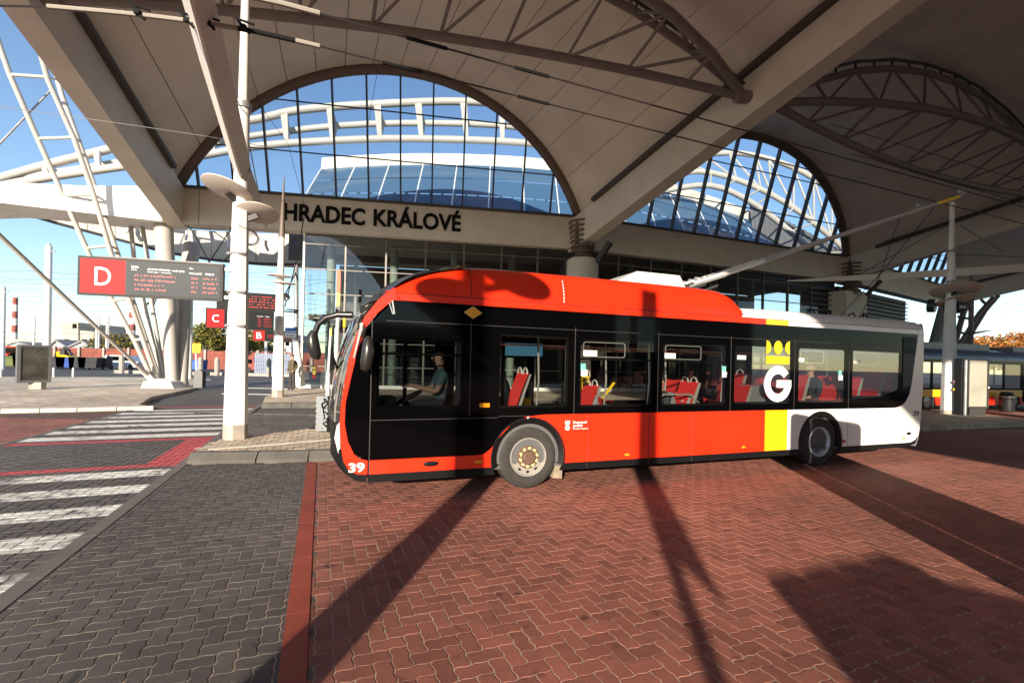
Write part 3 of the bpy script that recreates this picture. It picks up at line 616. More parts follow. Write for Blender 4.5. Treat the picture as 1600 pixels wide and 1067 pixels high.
# --- lamps, flaps, handles, badges
for x, z, w, h, mm in ((-0.78, 0.455, .13, .05, orange_lens), (1.71, 0.44, .10, .045, orange_lens), (4.16, 0.46, .10, .045, orange_lens), (8.59, 0.47, .11, .045, orange_lens)):
    m = MB(); m.ball((x, -0.004, z), (w / 2, 0.014, h / 2), 12, 6); m.build('marker_lamp', mm, bus, local=True, smooth=60)
m = MB(); m.ball((6.75, -0.004, .47), (.06, .014, .028), 12, 6); m.build('marker_lamp', mat('red_lens', (0.5, 0.02, 0.01), 0.2), bus, local=True, smooth=60, label='small red reflector behind the rear wheel')
m = MB(); m.prism(rrect(-0.785, -0.635, 1.235, 1.295, .01), (0, -0.012, 0), X3, Z3, (0, .02, 0)); m.build('indicator', orange_lens, bus, local=True, label='rectangular orange side indicator')
for x, z, w, h in ((-1.46, 0.465, .22, .075), (8.76, 0.56, .16, .07)):
    m = MB(); m.ball((x, -0.003, z), (w / 2, 0.012, h / 2), 16, 6); m.build('flap_handle', bus_trim, bus, local=True, smooth=60)
m = MB(); m.prism([(-1.03, 2.585), (-0.91, 2.505), (-0.79, 2.585), (-0.91, 2.665)], (0, -0.006, 0), X3, Z3, (0, .008, 0)); dm = m.build('diamond_lamp', mat('diamond_orange', (0.78, 0.36, 0.03), 0.25), bus, local=True)
m = MB(); m.prism([(-1.045, 2.585), (-0.91, 2.495), (-0.775, 2.585), (-0.91, 2.675)], (0, -0.004, 0), X3, Z3, (0, .008, 0)); m.build('diamond_rim', mat('diamond_gold', (0.62, 0.42, 0.18), 0.4), dm, local=True)
m = MB(); m.bar((-2.03, -0.01, 2.68), (-2.0, -0.01, 2.50), 0.02, 0.01, up=(0, 1, 0)); m.bar((-2.07, -0.01, 2.65), (-2.02, -0.01, 2.50), 0.012, 0.01, up=(0, 1, 0)); m.build('drip_clip', rail_steel, bus, local=True)
lettering('39', 'fleet_number', (-2.535, -0.006, 0.405), X3, Z3, 0.20, 0.125, white_print, bus, 0.005, bold=0.03, local=True, label='white number 39 at the front corner')
lettering('39', 'fleet_number', (8.90, -0.006, 0.93), X3, Z3, 0.17, 0.11, bus_trim, bus, 0.004, bold=0.0, local=True, label='black number 39 at the rear corner')
lettering('Dopravní', 'operator_name', (0.72, -0.005, 0.955), X3, Z3, 0.24, 0.05, white_print, bus, 0.003, bold=0.02, local=True)
lettering('podnik', 'operator_name', (0.72, -0.005, 0.905), X3, Z3, 0.17, 0.05, white_print, bus, 0.003, bold=0.02, local=True)
lettering('Hradce Králové', 'operator_name', (0.72, -0.005, 0.875), X3, Z3, 0.26, 0.022, white_print, bus, 0.003, bold=0.01, local=True)
lettering('P', 'pressure_mark', (-0.045, -0.006, 1.055), X3, Z3, 0.03, 0.03, white_print, bus, 0.003, bold=0.03, local=True)
def emblem(cx, zc, k, mb, y):
    """letter G ring with a three-dot crown"""
    ro, ri = 0.335 * k, 0.185 * k; n = 26; A = [R(38 + (360 - 38) * i / n) for i in range(n + 1)]
    ring = [(cx + ro * cos(a), zc + ro * sin(a)) for a in A] + [(cx + ri * cos(a), zc + ri * sin(a)) for a in A[::-1]]
    mb.prism(ring, (0, y, 0), X3, Z3, (0, .004, 0)); mb.prism([(cx - 0.03 * k, zc - 0.07 * k), (cx + ro, zc - 0.07 * k), (cx + ro, zc + 0.07 * k), (cx - 0.03 * k, zc + 0.07 * k)], (0, y - 0.0015, 0), X3, Z3, (0, .004, 0))
m = MB(); emblem(4.965, 1.60, 1.0, m, 0.003); m.build('emblem_letter', white_print, bus, local=True, label='large white G on the window')
def crown(mb, cx, z0, k, y):
    mb.prism([(cx - .29 * k, z0), (cx + .29 * k, z0), (cx + .29 * k, z0 + .145 * k), (cx - .29 * k, z0 + .145 * k)], (0, y, 0), X3, Z3, (0, .004, 0))
    mb.prism([(cx + .105 * k * cos(2 * pi * i / 20), z0 + .305 * k + .125 * k * sin(2 * pi * i / 20)) for i in range(20)], (0, y, 0), X3, Z3, (0, .004, 0))
    mb.prism([(cx - .29 * k + .115 * k * cos(R(-90 + 18 * i)), z0 + .305 * k + .125 * k * sin(R(-90 + 18 * i))) for i in range(11)], (0, y, 0), X3, Z3, (0, .004, 0))
    mb.prism([(cx + .29 * k - .115 * k * cos(R(-90 + 18 * i)), z0 + .305 * k + .125 * k * sin(R(-90 + 18 * i))) for i in range(11)], (0, y, 0), X3, Z3, (0, .004, 0))
m = MB(); crown(m, 4.955, 1.97, 1.0, 0.003); m.build('emblem_crown', mat('crown_yellow', (0.85, 0.52, 0.015), 0.4), bus, local=True)
m = MB(); emblem(0.625, 0.905, 0.12, m, -0.005); crown(m, 0.625, 0.955, 0.14, -0.005); m.build('small_emblem', white_print, bus, local=True)
for x, z, w, h in ((1.0, 2.06, .24, .09), (2.52, 2.06, .22, .085), (4.08, 2.07, .2, .075), (5.55, 2.06, .16, .07), (7.1, 2.06, .2, .075)):
    m = MB(); m.box((x, 0.006, z), (w, .004, h)); m.build('window_notice', mat('notice_white', (0.72, 0.72, 0.64), 0.5) if 'notice_white' not in MATS else MATS['notice_white'], bus, local=True)
for x, z in ((0.88, 1.85), (3.68, 1.86), (6.62, 1.83)):
    m = MB(); m.box((x, 0.006, z), (.085, .004, .09)); m.build('window_sticker', mat('sticker_green', (0.15, 0.55, 0.42), 0.5) if 'sticker_green' not in MATS else MATS['sticker_green'], bus, local=True)
    m = MB(); m.box((x + .02, 0.006, z - .10), (.11, .004, .10)); m.build('window_sticker', white_print, bus, local=True)
# --- mirrors
def mirror(pts, rad, name, extra=None, label=None):
    m = MB(); m.tube(pts, rad, 10); return m.build(name, mat('mirror_black', (0.02, 0.018, 0.018), 0.3) if 'mirror_black' not in MATS else MATS['mirror_black'], bus, local=True, smooth=50, label=label)
mirror([(-2.36, -0.06, 2.30), (-2.38, -0.10, 2.26), (-2.40, -0.16, 2.18)], [0.02, 0.03, 0.025], 'mirror_arm')
mh = mirror([(-2.34, -0.20, 2.18), (-2.33, -0.21, 2.12), (-2.33, -0.21, 1.98), (-2.35, -0.2, 1.85), (-2.36, -0.2, 1.76), (-2.36, -.2, 1.73)], [0.03, 0.065, 0.082, 0.08, 0.06, 0.02], 'mirror', label='drooping mirror beside the cab window')
m = MB(); m.bar((-2.41, -0.03, 2.36), (-2.50, -0.03, 1.90), 0.035, 0.02, 0.02, 0.02, up=(0, 1, 0)); m.build('mirror_mount', rail_steel, bus, local=True)
mirror([(-2.52, 2.2, 2.66), (-2.75, 2.25, 2.66), (-2.95, 2.30, 2.60), (-3.08, 2.34, 2.48), (-3.14, 2.36, 2.3)], [0.06, 0.055, 0.05, 0.05, 0.05], 'mirror_arm')
mirror([(-3.14, 2.36, 2.36), (-3.17, 2.36, 2.25), (-3.15, 2.36, 2.08), (-3.10, 2.36, 1.93), (-3.05, 2.36, 1.87)], [0.06, 0.10, 0.115, 0.095, 0.03], 'mirror', label='drooping mirror on the far front corner')
# --- roof unit and trolley poles
m = MB(); P0 = [(1.72, 3.28), (3.50, 3.28), (3.30, 3.60), (2.35, 3.60)]
m.prism(P0, (0, 0.75, 0), X3, Z3, (0, 1.1, 0)); m.build('roof_unit', bus_white, bus, local=True)
m = MB(); m.box((3.75, 1.27, 3.30), (0.9, 1.2, 0.10)); m.box((3.7, 0.98, 3.40), (0.35, 0.18, 0.16)); m.box((3.7, 1.6, 3.40), (0.35, 0.18, 0.16))
for y in (0.98, 1.6):
    for k in range(3): m.tube([(3.45 + .3 * k, y - .08, 3.40), (3.75 + .3 * k, y - .08, 3.52)], 0.025, 6)
m.build('pole_base', dark_steel, bus, local=True)
binv = ROOT[bus.name].inverted(); tip1 = binv @ at(1437, 328, 10.85); tip2 = binv @ at(1503, 306, 10.02)
pole_white = mat('pole_white', (0.70, 0.68, 0.62), 0.35)
for (y, tip) in ((0.98, tip1), (1.6, tip2)):
    a = V((3.55, y, 3.42)); d = tip - a; L = d.length
    m = MB(); m.tube([a, a + d * 0.30], [0.055, 0.045], 8); pl = m.build('trolley_pole', pole_white, bus, local=True, smooth=40)
    m = MB(); m.tube([a + d * 0.30, a + d * 0.40, a + d * 0.985], [0.05, 0.042, 0.028], 8); m.build('pole_rod', mat('rod_grey', (0.40, 0.38, 0.35), .5) if 'rod_grey' not in MATS else MATS['rod_grey'], pl, local=True, smooth=40)
    m = MB(); m.tube([a + V((0.1, -.09, .02)), a + d * 0.14 + V((0, -.09, -.03))], 0.028, 7); m.tube([a + V((0.0, .09, .02)), a + d * 0.10 + V((0, .09, -.02))], 0.025, 7)
    for k in range(4): m.box(a + d * (0.05 + .02 * k) + V((0, 0, .06)), (.06, .05, .05))
    m.build('pole_spring', steel_grey, pl, local=True)
    m = MB(); dn = d.normalized(); m.tube([tip - dn * 0.62, tip - dn * 0.08], 0.035, 7); m.build('pole_insulator', yellow_paint, pl, local=True, smooth=40)
    m = MB(); m.tube([tip - dn * 0.1, tip + V((0, 0, .06))], 0.03, 7); m.box(tip + V((0, 0, 0.09)), (.18, .05, .08)); m.build('collector_shoe', steel_grey, pl, local=True)
    m = MB(); q = tip - dn * 0.7; e = V((8.6, y, 2.98))
    m.tube([q, q + V((-.05, 0, -.12)), q * 0.5 + e * 0.5 + V((0.05, 0, -.1)), e], 0.008, 5); m.build('retriever_rope', black_rubber, pl, local=True)
m = MB()   # hooks and coiled lines on the rear roof
for x in (6.9, 7.4, 8.2, 8.6): m.tube([(x, 0.9, 3.0), (x - .05, 0.9, 3.14), (x + .12, 0.9, 3.2), (x + .28, 0.95, 3.1), (x + .3, 0.95, 3.02)], 0.018, 6)
m.tube([(6.6, 0.9, 3.02), (7.1, 0.9, 3.06), (7.2, 1.2, 3.05), (8.0, 1.2, 3.06), (8.9, 1.0, 3.08), (9.35, 1.0, 3.06)], 0.022, 6); m.box((7.75, 1.0, 3.06), (.5, .2, .08))
for x in (7.3, 8.35): m.tube([(x, .7, 3.0), (x, .7, 3.18)], 0.018, 6)
m.build('pole_hooks', bus_trim, bus, local=True)
# --- interior
def seat(x, y, z, face=1, w=0.50, hd=0):
    """face=+1 looks forward (towards -x)"""
    f = face
    m = MB(); g = []
    for px, pz in ((-0.22 * f, 0.44), (-0.20 * f, 0.47), (0.12 * f, 0.44), (0.17 * f, 0.50), (0.25 * f, 0.75), (0.36 * f, 1.02), (0.37 * f, 1.04)):
        g.append([V((x + px, y + yy * w, z + pz + (0.015 if abs(yy) > .4 else 0))) for yy in (-.5, -.42, 0, .42, .5)])
    m.quads(g); s_ = m.build('passenger_seat', seat_red, bus, local=True, smooth=50)
    m = MB(); g = [[V((x + px + .035 * f, y + yy * (w + .03), z + pz - .02)) for yy in (-.5, 0, .5)] for px, pz in ((-0.22 * f, 0.42), (0.13 * f, 0.40), (0.19 * f, 0.50), (0.27 * f, 0.75), (0.37 * f, 1.05))]
    m.quads(g); m.build('seat_shell', seat_shell, s_, local=True, smooth=50)
    m = MB()
    for q in (-.12, .12) if hd else (): m.tube([(x + .36 * f, y + q + .085 * cos(a), z + 1.03 + .10 * sin(a)) for a in [pi * i / 8 for i in range(9)]], 0.014, 6)
    hd and m.build('seat_handle', seat_shell, s_, local=True, smooth=50)
    m = MB(); m.tube([(x, y, z), (x, y, z + .43)], 0.04, 8); m.build('seat_leg', inner_grey, s_, local=True)
for x, y, z, f, hd in ((-0.30, 0.50, 0.68, 1, 1), (0.52, 1.75, 0.52, -1, 0), (0.90, 0.42, 0.50, 1, 1), (1.62, 0.42, 0.36, -1, 0), (1.95, 1.0, 0.36, -1, 0), (2.02, 1.5, 0.72, -1, 0), (2.75, 0.45, 0.37, 1, 0), (3.15, 0.45, 0.40, -1, 0), (3.35, 0.9, 0.55, 1, 1), (3.6, 1.7, 0.55, 1, 0), (4.12, 0.42, 0.50, 1, 0), (4.55, 0.95, 0.72, 1, 1), (5.15, 0.42, 0.52, -1, 0), (5.62, 0.42, 0.72, 1, 0), (6.55, 0.42, 0.70, 1, 0), (7.15, 0.42, 0.70, 1, 0), (7.85, 0.42, 0.86, 1, 0), (7.2, 2.1, 0.70, 1, 0), (7.9, 2.1, 0.86, 1, 0), (6.4, 2.1, .66, 1, 0), (5.6, 2.1, .66, 1, 0), (-0.2, 2.1, 0.66, 1, 0)):
    seat(x, y, z, f, hd=hd)
m = MB(); m.box((8.55, 1.27, 1.35), (.25, 2.2, .9)); m.build('rear_bench', seat_red, bus, local=True)
for x, y, z0 in ((0.42, 0.75, .37), (1.2, 0.8, .37), (1.72, 0.75, .37), (2.6, 0.7, .37), (3.0, 0.75, .37), (3.6, 1.8, .37), (4.5, .9, .94), (6.1, 0.7, .94), (6.62, 0.72, .94), (7.2, 0.7, .94), (5.4, 1.75, .37)):
    m = MB(); m.tube([(x, y, z0), (x, y, 1.2), (x + .03, y, 1.6), (x, y, 2.4)], 0.017, 7); m.build('handrail', rail_steel, bus, local=True, smooth=50)
m = MB(); m.tube([(2.40, 0.12, 1.24), (2.42, 0.12, 1.36), (2.5, .12, 1.40), (3.05, .12, 1.40), (3.12, .12, 1.36), (3.14, .12, 1.24)], 0.018, 7); m.tube([(3.0, .3, 1.26), (3.25, .3, 1.33), (3.4, .3, 1.24)], .015, 7); m.build('window_rail', rail_steel, bus, local=True, smooth=50)
m = MB(); m.tube([(-1.0, 0.7, 2.18), (8.2, 0.7, 2.18)], 0.016, 7); m.tube([(-1.0, 1.85, 2.18), (8.2, 1.85, 2.18)], 0.016, 7); m.build('ceiling_rail', rail_steel, bus, local=True)
for x, y, z in ((1.35, 0.85, 1.55), (0.3, 0.95, 1.15)): 
    m = MB(); m.box((x, y, z), (.16, .12, .26)); m.box((x - .05, y, z - .02), (.1, .1, .12)); m.build('ticket_validator', yellow_paint, bus, local=True)
m = MB(); m.bar((1.95, 1.2, 1.25), (2.2, 1.2, 1.55), .05, .03); m.build('yellow_handle', yellow_paint, bus, local=True)
m = MB(); m.box((0.33, 1.3, 2.12), (.85, .07, .30)); sc_ = m.build('passenger_screen', display_dark, bus, local=True)
m = MB(); m.box((0.36, 1.262, 2.12), (.74, .008, .22)); m.build('screen_face', mat('screen_blue', (0.10, 0.30, 0.42), 0.3, emit=0.25), sc_, local=True)
m = MB(); m.prism([(-0.02, 1.0), (-0.82, 1.0), (-0.82, 2.35), (-0.02, 2.35)], (0, 1.15, 0), X3, Z3, (0, .04, 0), [[(-.08, 1.3), (-.76, 1.3), (-.76, 2.28), (-.08, 2.28)]]); m.box((-0.84, .65, 1.35), (.05, 1.0, 1.9)); m.build('cab_partition', bus_trim, bus, local=True)
m = MB(); m.box((-2.25, 1.2, 1.12), (.35, 2.1, .35)); m.box((-2.02, .55, 1.25), (.2, .7, .2)); m.build('dashboard', bus_trim, bus, local=True)
m = MB(); cw = V((-1.72, 0.6, 1.33)); tl = M.Rotation(R(-28), 3, 'Y')
m.tube([cw + tl @ V((0.22 * cos(2 * pi * k / 20), 0.22 * sin(2 * pi * k / 20), 0)) for k in range(20)], 0.016, 7, closed=True); m.tube([cw + tl @ V((-.2, 0, 0)), cw + tl @ V((.2, 0, 0))], .014, 6); m.tube([cw, cw + V((-.12, 0, -.3))], .03, 7); m.build('steering_wheel', bus_trim, bus, local=True, smooth=50)
m = MB(); m.box((-1.15, 0.6, 1.08), (.5, .5, .12)); m.bar((-0.95, .6, 1.1), (-0.86, .6, 1.85), .48, .12, .3, .1, up=(1, 0, 0)); m.build('driver_seat', mat('driver_seat_dark', (0.05, 0.055, 0.06), 0.7), bus, local=True)
# ================================================================== TERMINAL BUILDING AND CANOPY
COLS = [V((-18.6, 24.8, 0)), V((4.06, 28.5, 0))]
FANG = [R(9.3), R(20.5), R(31.7)]
COLS.append(COLS[1] + V((cos(FANG[1]), sin(FANG[1]), 0)) * 24.6)
COLS.append(COLS[2] + V((cos(FANG[2]), sin(FANG[2]), 0)) * 24.0)
BANG = [R(18), R(29), R(40.2), R(51.5)]
def bdir(k): return V((sin(BANG[k]), -cos(BANG[k]), 0))
def beam_z(t):     # height of the beam's middle along its run outwards
    if t < 20: return 10.0 + 0.245 * t
    if t < 30: u = (t - 20) / 10; return 14.9 + 2.45 * u - 2.0 * u * u
    u = (t - 30) / 14; return 15.35 - 1.55 * u - 1.4 * u * u
TMAX = 44
canopy = thing('station_canopy', 'cream vaulted station canopy on radiating beams with arched trusses', 'canopy', COLS[0])
def beam_pt(k, t, dz=0): p = COLS[k] + bdir(k) * t; return V((p.x, p.y, beam_z(t) + dz))
for k in range(4):
    m = MB(); ts = [-0.6, 2, 5, 8, 11, 14, 17, 20, 23, 26, 30, 34, 38, 41, TMAX]; sd = bdir(k).cross(V((0, 0, 1))).normalized(); g = []
    for t in ts:
        dep = 1.85 - 0.35 * min(1, max(0, t) / 20); c = beam_pt(k, t); wd = 0.42
        g.append([c + sd * (-wd) + V((0, 0, -dep / 2)), c + sd * wd + V((0, 0, -dep / 2)), c + sd * (wd + .08) + V((0, 0, dep / 2)), c + sd * (-wd - .08) + V((0, 0, dep / 2))])
    m.quads(g, True); m.face(g[0]); m.face(g[-1]); bm_ = m.build('beam', cream_paint, canopy)
    m = MB()
    for e in (-1, 1):
        for a, b in zip(ts[1:-1], ts[2:]):
            da = 1.85 - 0.35 * min(1, a / 20); db = 1.85 - 0.35 * min(1, b / 20)
            m.bar(beam_pt(k, a, da / 2 + .05) + sd * e * .62, beam_pt(k, b, db / 2 + .05) + sd * e * .62, 0.26, 0.22)
    m.build('gutter', mat('gutter_dark', (0.07, 0.055, 0.05), 0.6) if 'gutter_dark' not in MATS else MATS['gutter_dark'], bm_)
# vaults: arched section that flattens outwards, split along its seams into panels
def vault_pt(k, f, t):
    a = beam_pt(k, t, 0.95 - 0.17 * min(1, t / 20)); b = beam_pt(k + 1, t, 0.95 - 0.17 * min(1, t / 20)); c = a.lerp(b, f)
    rise0 = 6.6; apex = 17.80 - 0.058 * t if t < 30 else 16.05 - 0.16 * (t - 30)
    rise = max(0.9, apex - (a.z + b.z) / 2)
    L = 1.0; u = 2 * f - 1
    Rr = 13.1 / 11.4; hs = (sqrt(max(0, Rr * Rr - u * u)) - (Rr - 6.65 / 11.4)) / (6.65 / 11.4)      # circular section
    sft = COLS[0] * 0
    off = 2.05 * (max(0, hs)) * max(0, 1 - t / 12)     # the glazed end leans outwards
    d = (bdir(k) + bdir(k + 1)).normalized()
    return c + V((0, 0, rise * max(0, hs))) + d * off
VT = [0.0, 1, 2.5, 4, 6, 8, 10, 12, 14.5, 17, 20, 23, 26, 30, 34, 37, 40, TMAX]
NS = {0: 16, 1: 16, 2: 14}
for k in range(3):
    n = NS[k]
    for i in range(n):
        f0 = i / n + 0.0008; f1 = (i + 1) / n - 0.0008; m = MB()
        g = [[vault_pt(k, f0 + (f1 - f0) * q / 3, t) for q in range(4)] for t in VT]; g2 = [[p + V((0, 0, .12)) for p in r] for r in g]
        m.quads(g); m.quads(g2)
        m.quads([[r[0] for r in g], [r[0] for r in g2]]); m.quads([[r[-1] for r in g], [r[-1] for r in g2]]); m.quads([g[0], g2[0]]); m.quads([g[-1], g2[-1]])
        m.build('roof_panel', vault_paint, canopy, smooth=25)
    m = MB(); g = [[vault_pt(k, q / 24, t) + V((0, 0, .10)) for q in range(25)] for t in VT]; m.quads(g); g2 = [[p + V((0, 0, .2)) for p in r] for r in g]; m.quads(g2)
    m.build('roof_skin', mat('roof_seam_dark', (0.20, 0.16, 0.13), 0.8) if 'roof_seam_dark' not in MATS else MATS['roof_seam_dark'], canopy, smooth=30)
    # arch rim against the glazing
    m = MB(); m.tube([vault_pt(k, 0.005 + 0.99 * q / 36, 0.0) + V((0, 0, -.16)) for q in range(37)], 0.27, 10); m.build('arch_rim', rim_brown, canopy, smooth=50)
    # three-chord truss across the vault
    tt = 11.6; A = beam_pt(k, tt, -0.1); B = beam_pt(k + 1, tt, -0.1); N = 10; od = (bdir(k) + bdir(k + 1)).normalized()
    A = A.lerp(B, 0.025); B = A.lerp(B, 0.975)
    low = [A.lerp(B, q / N) + V((0, 0, (1.0 if k == 0 else -0.55) * 4 * (q / N) * (1 - q / N))) + od * (-0.6 * 4 * (q / N) * (1 - q / N)) for q in range(N + 1)]
    mid = [A.lerp(B, q / N) + V((0, 0, 1.1 * 4 * (q / N) * (1 - q / N))) + od * (1.6 * 4 * (q / N) * (1 - q / N)) for q in range(N + 1)]
    top = [A.lerp(B, q / N) + V((0, 0, (vault_pt(k, .5, tt).z - A.lerp(B, .5).z - 0.45) * 4 * (q / N) * (1 - q / N) * 0.97 + .1)) + od * (.2 * 4 * (q / N) * (1 - q / N)) for q in range(N + 1)]
    if k == 0: mid = [p + V((0, 0, 0.9 * 4 * (q / N) * (1 - q / N))) + od * (1.4 * 4 * (q / N) * (1 - q / N)) for q, p in enumerate(mid)]
    tr = None
    for nm, pl, r in (('truss_chord', low, .17), ('truss_chord', mid, .17), ('truss_chord', top, .15)):
        m = MB(); m.tube(pl, r, 10); o = m.build(nm, truss_grey, canopy, smooth=50); tr = tr or o
    for q in range(1, N):
        m = MB(); m.tube([low[q], mid[q]], .065, 6); m.build('truss_strut', truss_grey, tr)
        m = MB(); m.tube([mid[q], top[q]], .06, 6); m.build('truss_strut', truss_grey, tr)
        m = MB(); m.tube([low[q], mid[q + 1]], .06, 6); m.build('truss_strut', truss_grey, tr)
        if q < N - 1: m = MB(); m.tube([mid[q], top[q + 1]], .055, 6); m.build('truss_strut', truss_grey, tr)
    m = MB(); cr = [p + V((0, 0, .42)) for p in top]; m.tube(cr, .07, 6)
    for q in range(0, N): 
        for e in (0, .5): m.tube([top[q].lerp(top[q + 1], e), cr[q].lerp(cr[q + 1], e)], .05, 5)
    m.build('truss_purlin', dark_steel, tr)
    for P in (A, B): m = MB(); m.tube([P + (A - B).normalized() * -.35 * (1 if P is A else -1), P + (A - B).normalized() * .35 * (1 if P is A else -1)], .26, 10); m.build('truss_node', truss_grey, tr)
m = MB(); q = vault_pt(0, 0.86, 14.5); m.lathe([(0, -.1), (.16, -.08), (.18, .03), (0, .05)], q, (0, 0, 1), 14); m.build('roof_drain', dark_steel, canopy)
# outer columns of the canopy (behind the viewer)
for k in range(4):
    p = beam_pt(k, 43) + (V((0.5, 0, 0)) if k == 0 else V((0, 0, 0))); m = MB(); m.tube([(p.x, p.y, -.05), (p.x, p.y, p.z - .6)], 0.2 if k == 0 else 0.35, 14); m.build('outer_column', cream_paint, canopy, smooth=40)
# ------------------------------------------------------------------ building
bld = thing('terminal_building', 'glass-fronted bus terminal with arched windows and HRADEC KRÁLOVÉ on its fascia', 'building', COLS[1])
bglass = glass('facade_glass', (0.55, 0.62, 0.62), 1.6, 1.55)
aglass = glass('arch_glass', (0.74, 0.81, 0.86), 0.9, 1.5, veil=0.05)
mull = mat('mullion_dark', (0.045, 0.04, 0.04), 0.45)
mull_light = mat('mullion_grey', (0.15, 0.135, 0.12), 0.45)
inner_dark = mat('hall_dark', (0.10, 0.09, 0.085), 0.8)
hall_col = mat('hall_column', (0.45, 0.48, 0.40), 0.6)
for k in range(3):
    o = COLS[k]; L = (COLS[k + 1] - COLS[k]).length; a = FANG[k]; d = V((cos(a), sin(a), 0)); nrm = V((sin(a), -cos(a), 0))
    P = lambda t, z, off=0.0: o + d * t + nrm * off + V((0, 0, z))
    # fascia beam
    m = MB(); m.prism([(-0.5, 9.1), (L + 0.2, 9.1), (L + 0.2, 11.02), (-0.5, 11.02)], o + nrm * 0.05 * (k + 1), d, Z3, nrm * -0.9); fb = m.build('fascia', cream_paint, bld)
    m = MB(); m.bar(P(-0.3, 11.06, .1), P(L, 11.06, .1), 0.5, 0.08); m.build('fascia_sill', mull, fb)
    if k == 0:
        m = MB(); m.bar(P(1.25, 9.12, .06), P(1.25, 11.0, .06), .015, .02, up=tuple(nrm)); m.build('fascia_joint', mull, fb)
    # arched window: leaning glass, mullions, transoms
    lean = tan(R(17)); hw = 11.4 * L / 22.95; Rr = 13.1 * L / 22.95; mid_t = L / 2; rise = 6.9
    def arch_h(t):
        u = (t - mid_t) * 22.95 / L; 
        return max(0.0, (sqrt(max(0, 13.1 ** 2 - u * u)) - 6.45) * 1.035) if abs(u) < 11.4 else 0.0
    Q = lambda t, h: P(t, 11.08 + h, h * lean)
    n = 12; t0 = 1.2; step = 1.8 * L / 22.95; edges = [0.0 - 0.1] + [t0 + step * i for i in range(n)] + [L + .1]; edges = sorted(e for e in edges if -0.2 <= e <= L + .2)
    rows = [0, 2.2, 4.6, 7.0]
    for i in range(len(edges) - 1):
        ta, tb = edges[i] + .03, edges[i + 1] - .03
        for r0, r1 in zip(rows, rows[1:]):
            if max(arch_h(ta + (tb - ta) * q / 4) for q in range(5)) <= r0 + .05: continue
            xs = [ta + (tb - ta) * q / 6 for q in range(7)]
            low = [(x, r0) for x in xs if arch_h(x) > r0]; 
            if len(low) < 2: continue
            up = [(x, min(r1 - .02, arch_h(x))) for x in reversed([x for x, _ in low])]
            m = MB(); m.face([Q(x, h) for x, h in low + up]); m.build('window_pane', aglass, bld, recalc=False)
    for e in edges[1:-1]:
        h = arch_h(e)
        if h > .3: m = MB(); m.bar(Q(e, 0), Q(e, h), 0.085, 0.20 if k == 0 else .30, up=tuple(nrm)); m.build('mullion', mull, bld)
    for r in rows[1:-1]:
        xs = [x / 20 for x in range(int(L * 20)) if arch_h(x / 20) > r]
        m = MB(); m.bar(Q(xs[0], r), Q(xs[-1], r), 0.06, 0.05); m.build('transom', mull, bld)
    # glass wall under the fascia
    if k < 2:
        s0 = 6.6 if k == 0 else 0.6; ins = -0.45; nb = 7 if k == 0 else 9; bw = 2.30 if k == 0 else (L - 1.4) / 9
        zr = [0.35, 1.42, 2.82, 4.22, 5.62, 7.05, 8.5, 9.1]
        pane = {}
        for i in range(nb):
            for za, zb in zip(zr, zr[1:]):
                w_, h_ = bw - .08, zb - za - .05
                if (round(h_, 3)) not in pane:
                    q = MB(); q.face([V((0, 0, 0)), d * w_, d * w_ + V((0, 0, h_)), V((0, 0, h_))]); pane[round(h_, 3)] = q.build('window_pane', bglass, bld, recalc=False, local=True); ob = pane[round(h_, 3)]
                else:
                    ob = pane[round(h_, 3)].copy(); COL.objects.link(ob)
                ob.location = P(s0 + i * bw + .04, za + .025, ins) - COLS[1]
        for i in range(nb + 1):
            m = MB(); m.bar(P(s0 + i * bw, 0.2, ins - .03), P(s0 + i * bw, 9.1, ins - .03), 0.10, 0.18, up=tuple(nrm)); m.build('mullion', mull_light if i else white_paint, bld)
        for z in zr[1:-1]:
            m = MB(); m.bar(P(s0, z, ins - .01), P(s0 + nb * bw, z, ins - .01), 0.10, 0.05); m.build('transom', mull_light, bld)
        m = MB(); m.bar(P(s0 - .1, 0.22, ins), P(s0 + nb * bw, 0.22, ins), .25, .26); m.build('plinth', white_paint, bld)
        # the hall behind
        m = MB(); m.prism([(s0 + .2, .2), (L - .4, .2), (L - .4, 9.0), (s0 + .2, 9.0)], P(0, 0, -9), d, Z3, nrm * -.2); m.build('hall_back_wall', inner_dark, bld)
        m = MB(); c4 = [P(s0, 9.05, -.5), P(L, 9.05, -.5), P(L, 9.05, -9), P(s0, 9.05, -9)]; m.face(c4); m.face([q + V((0, 0, .2)) for q in c4]); m.build('hall_ceiling', cream_paint, bld)
        m = MB(); c4 = [P(s0, 4.3, -1.6), P(L, 4.3, -1.6), P(L, 4.3, -9), P(s0, 4.3, -9)]; m.prism([(0, 0), (L - s0, 0), (L - s0, .35), (0, .35)], P(s0, 4.2, -1.6), d, Z3, nrm * -7); m.build('gallery_floor', inner_dark, bld)
        for i in range(5):
            m = MB(); m.tube([P(s0 + 1.1 + i * 3.8, .2, -2.3), P(s0 + 1.1 + i * 3.8, 9.0, -2.3)], .26, 12); m.build('hall_column', hall_col, bld, smooth=40)
        for i in range(4):
            m = MB(); m.box(P(s0 + 2 + i * 3.3, 1.3, -3.5 - i % 2), (1.1, .5, 2.1), M.Rotation(a, 3, 'Z')); m.build('ticket_kiosk', mat('kiosk_dark', (0.04, .04, .045), .4) if 'kiosk_dark' not in MATS else MATS['kiosk_dark'], bld)
    else:
        m = MB(); m.prism([(0.6, 0.2), (L * .62, 0.2), (L * .62, 8.9), (0.6, 8.9)], P(0, 0, -.8), d, Z3, nrm * -3); m.build('plant_room', mat('plant_dark', (0.035, .035, .04), .6), bld)
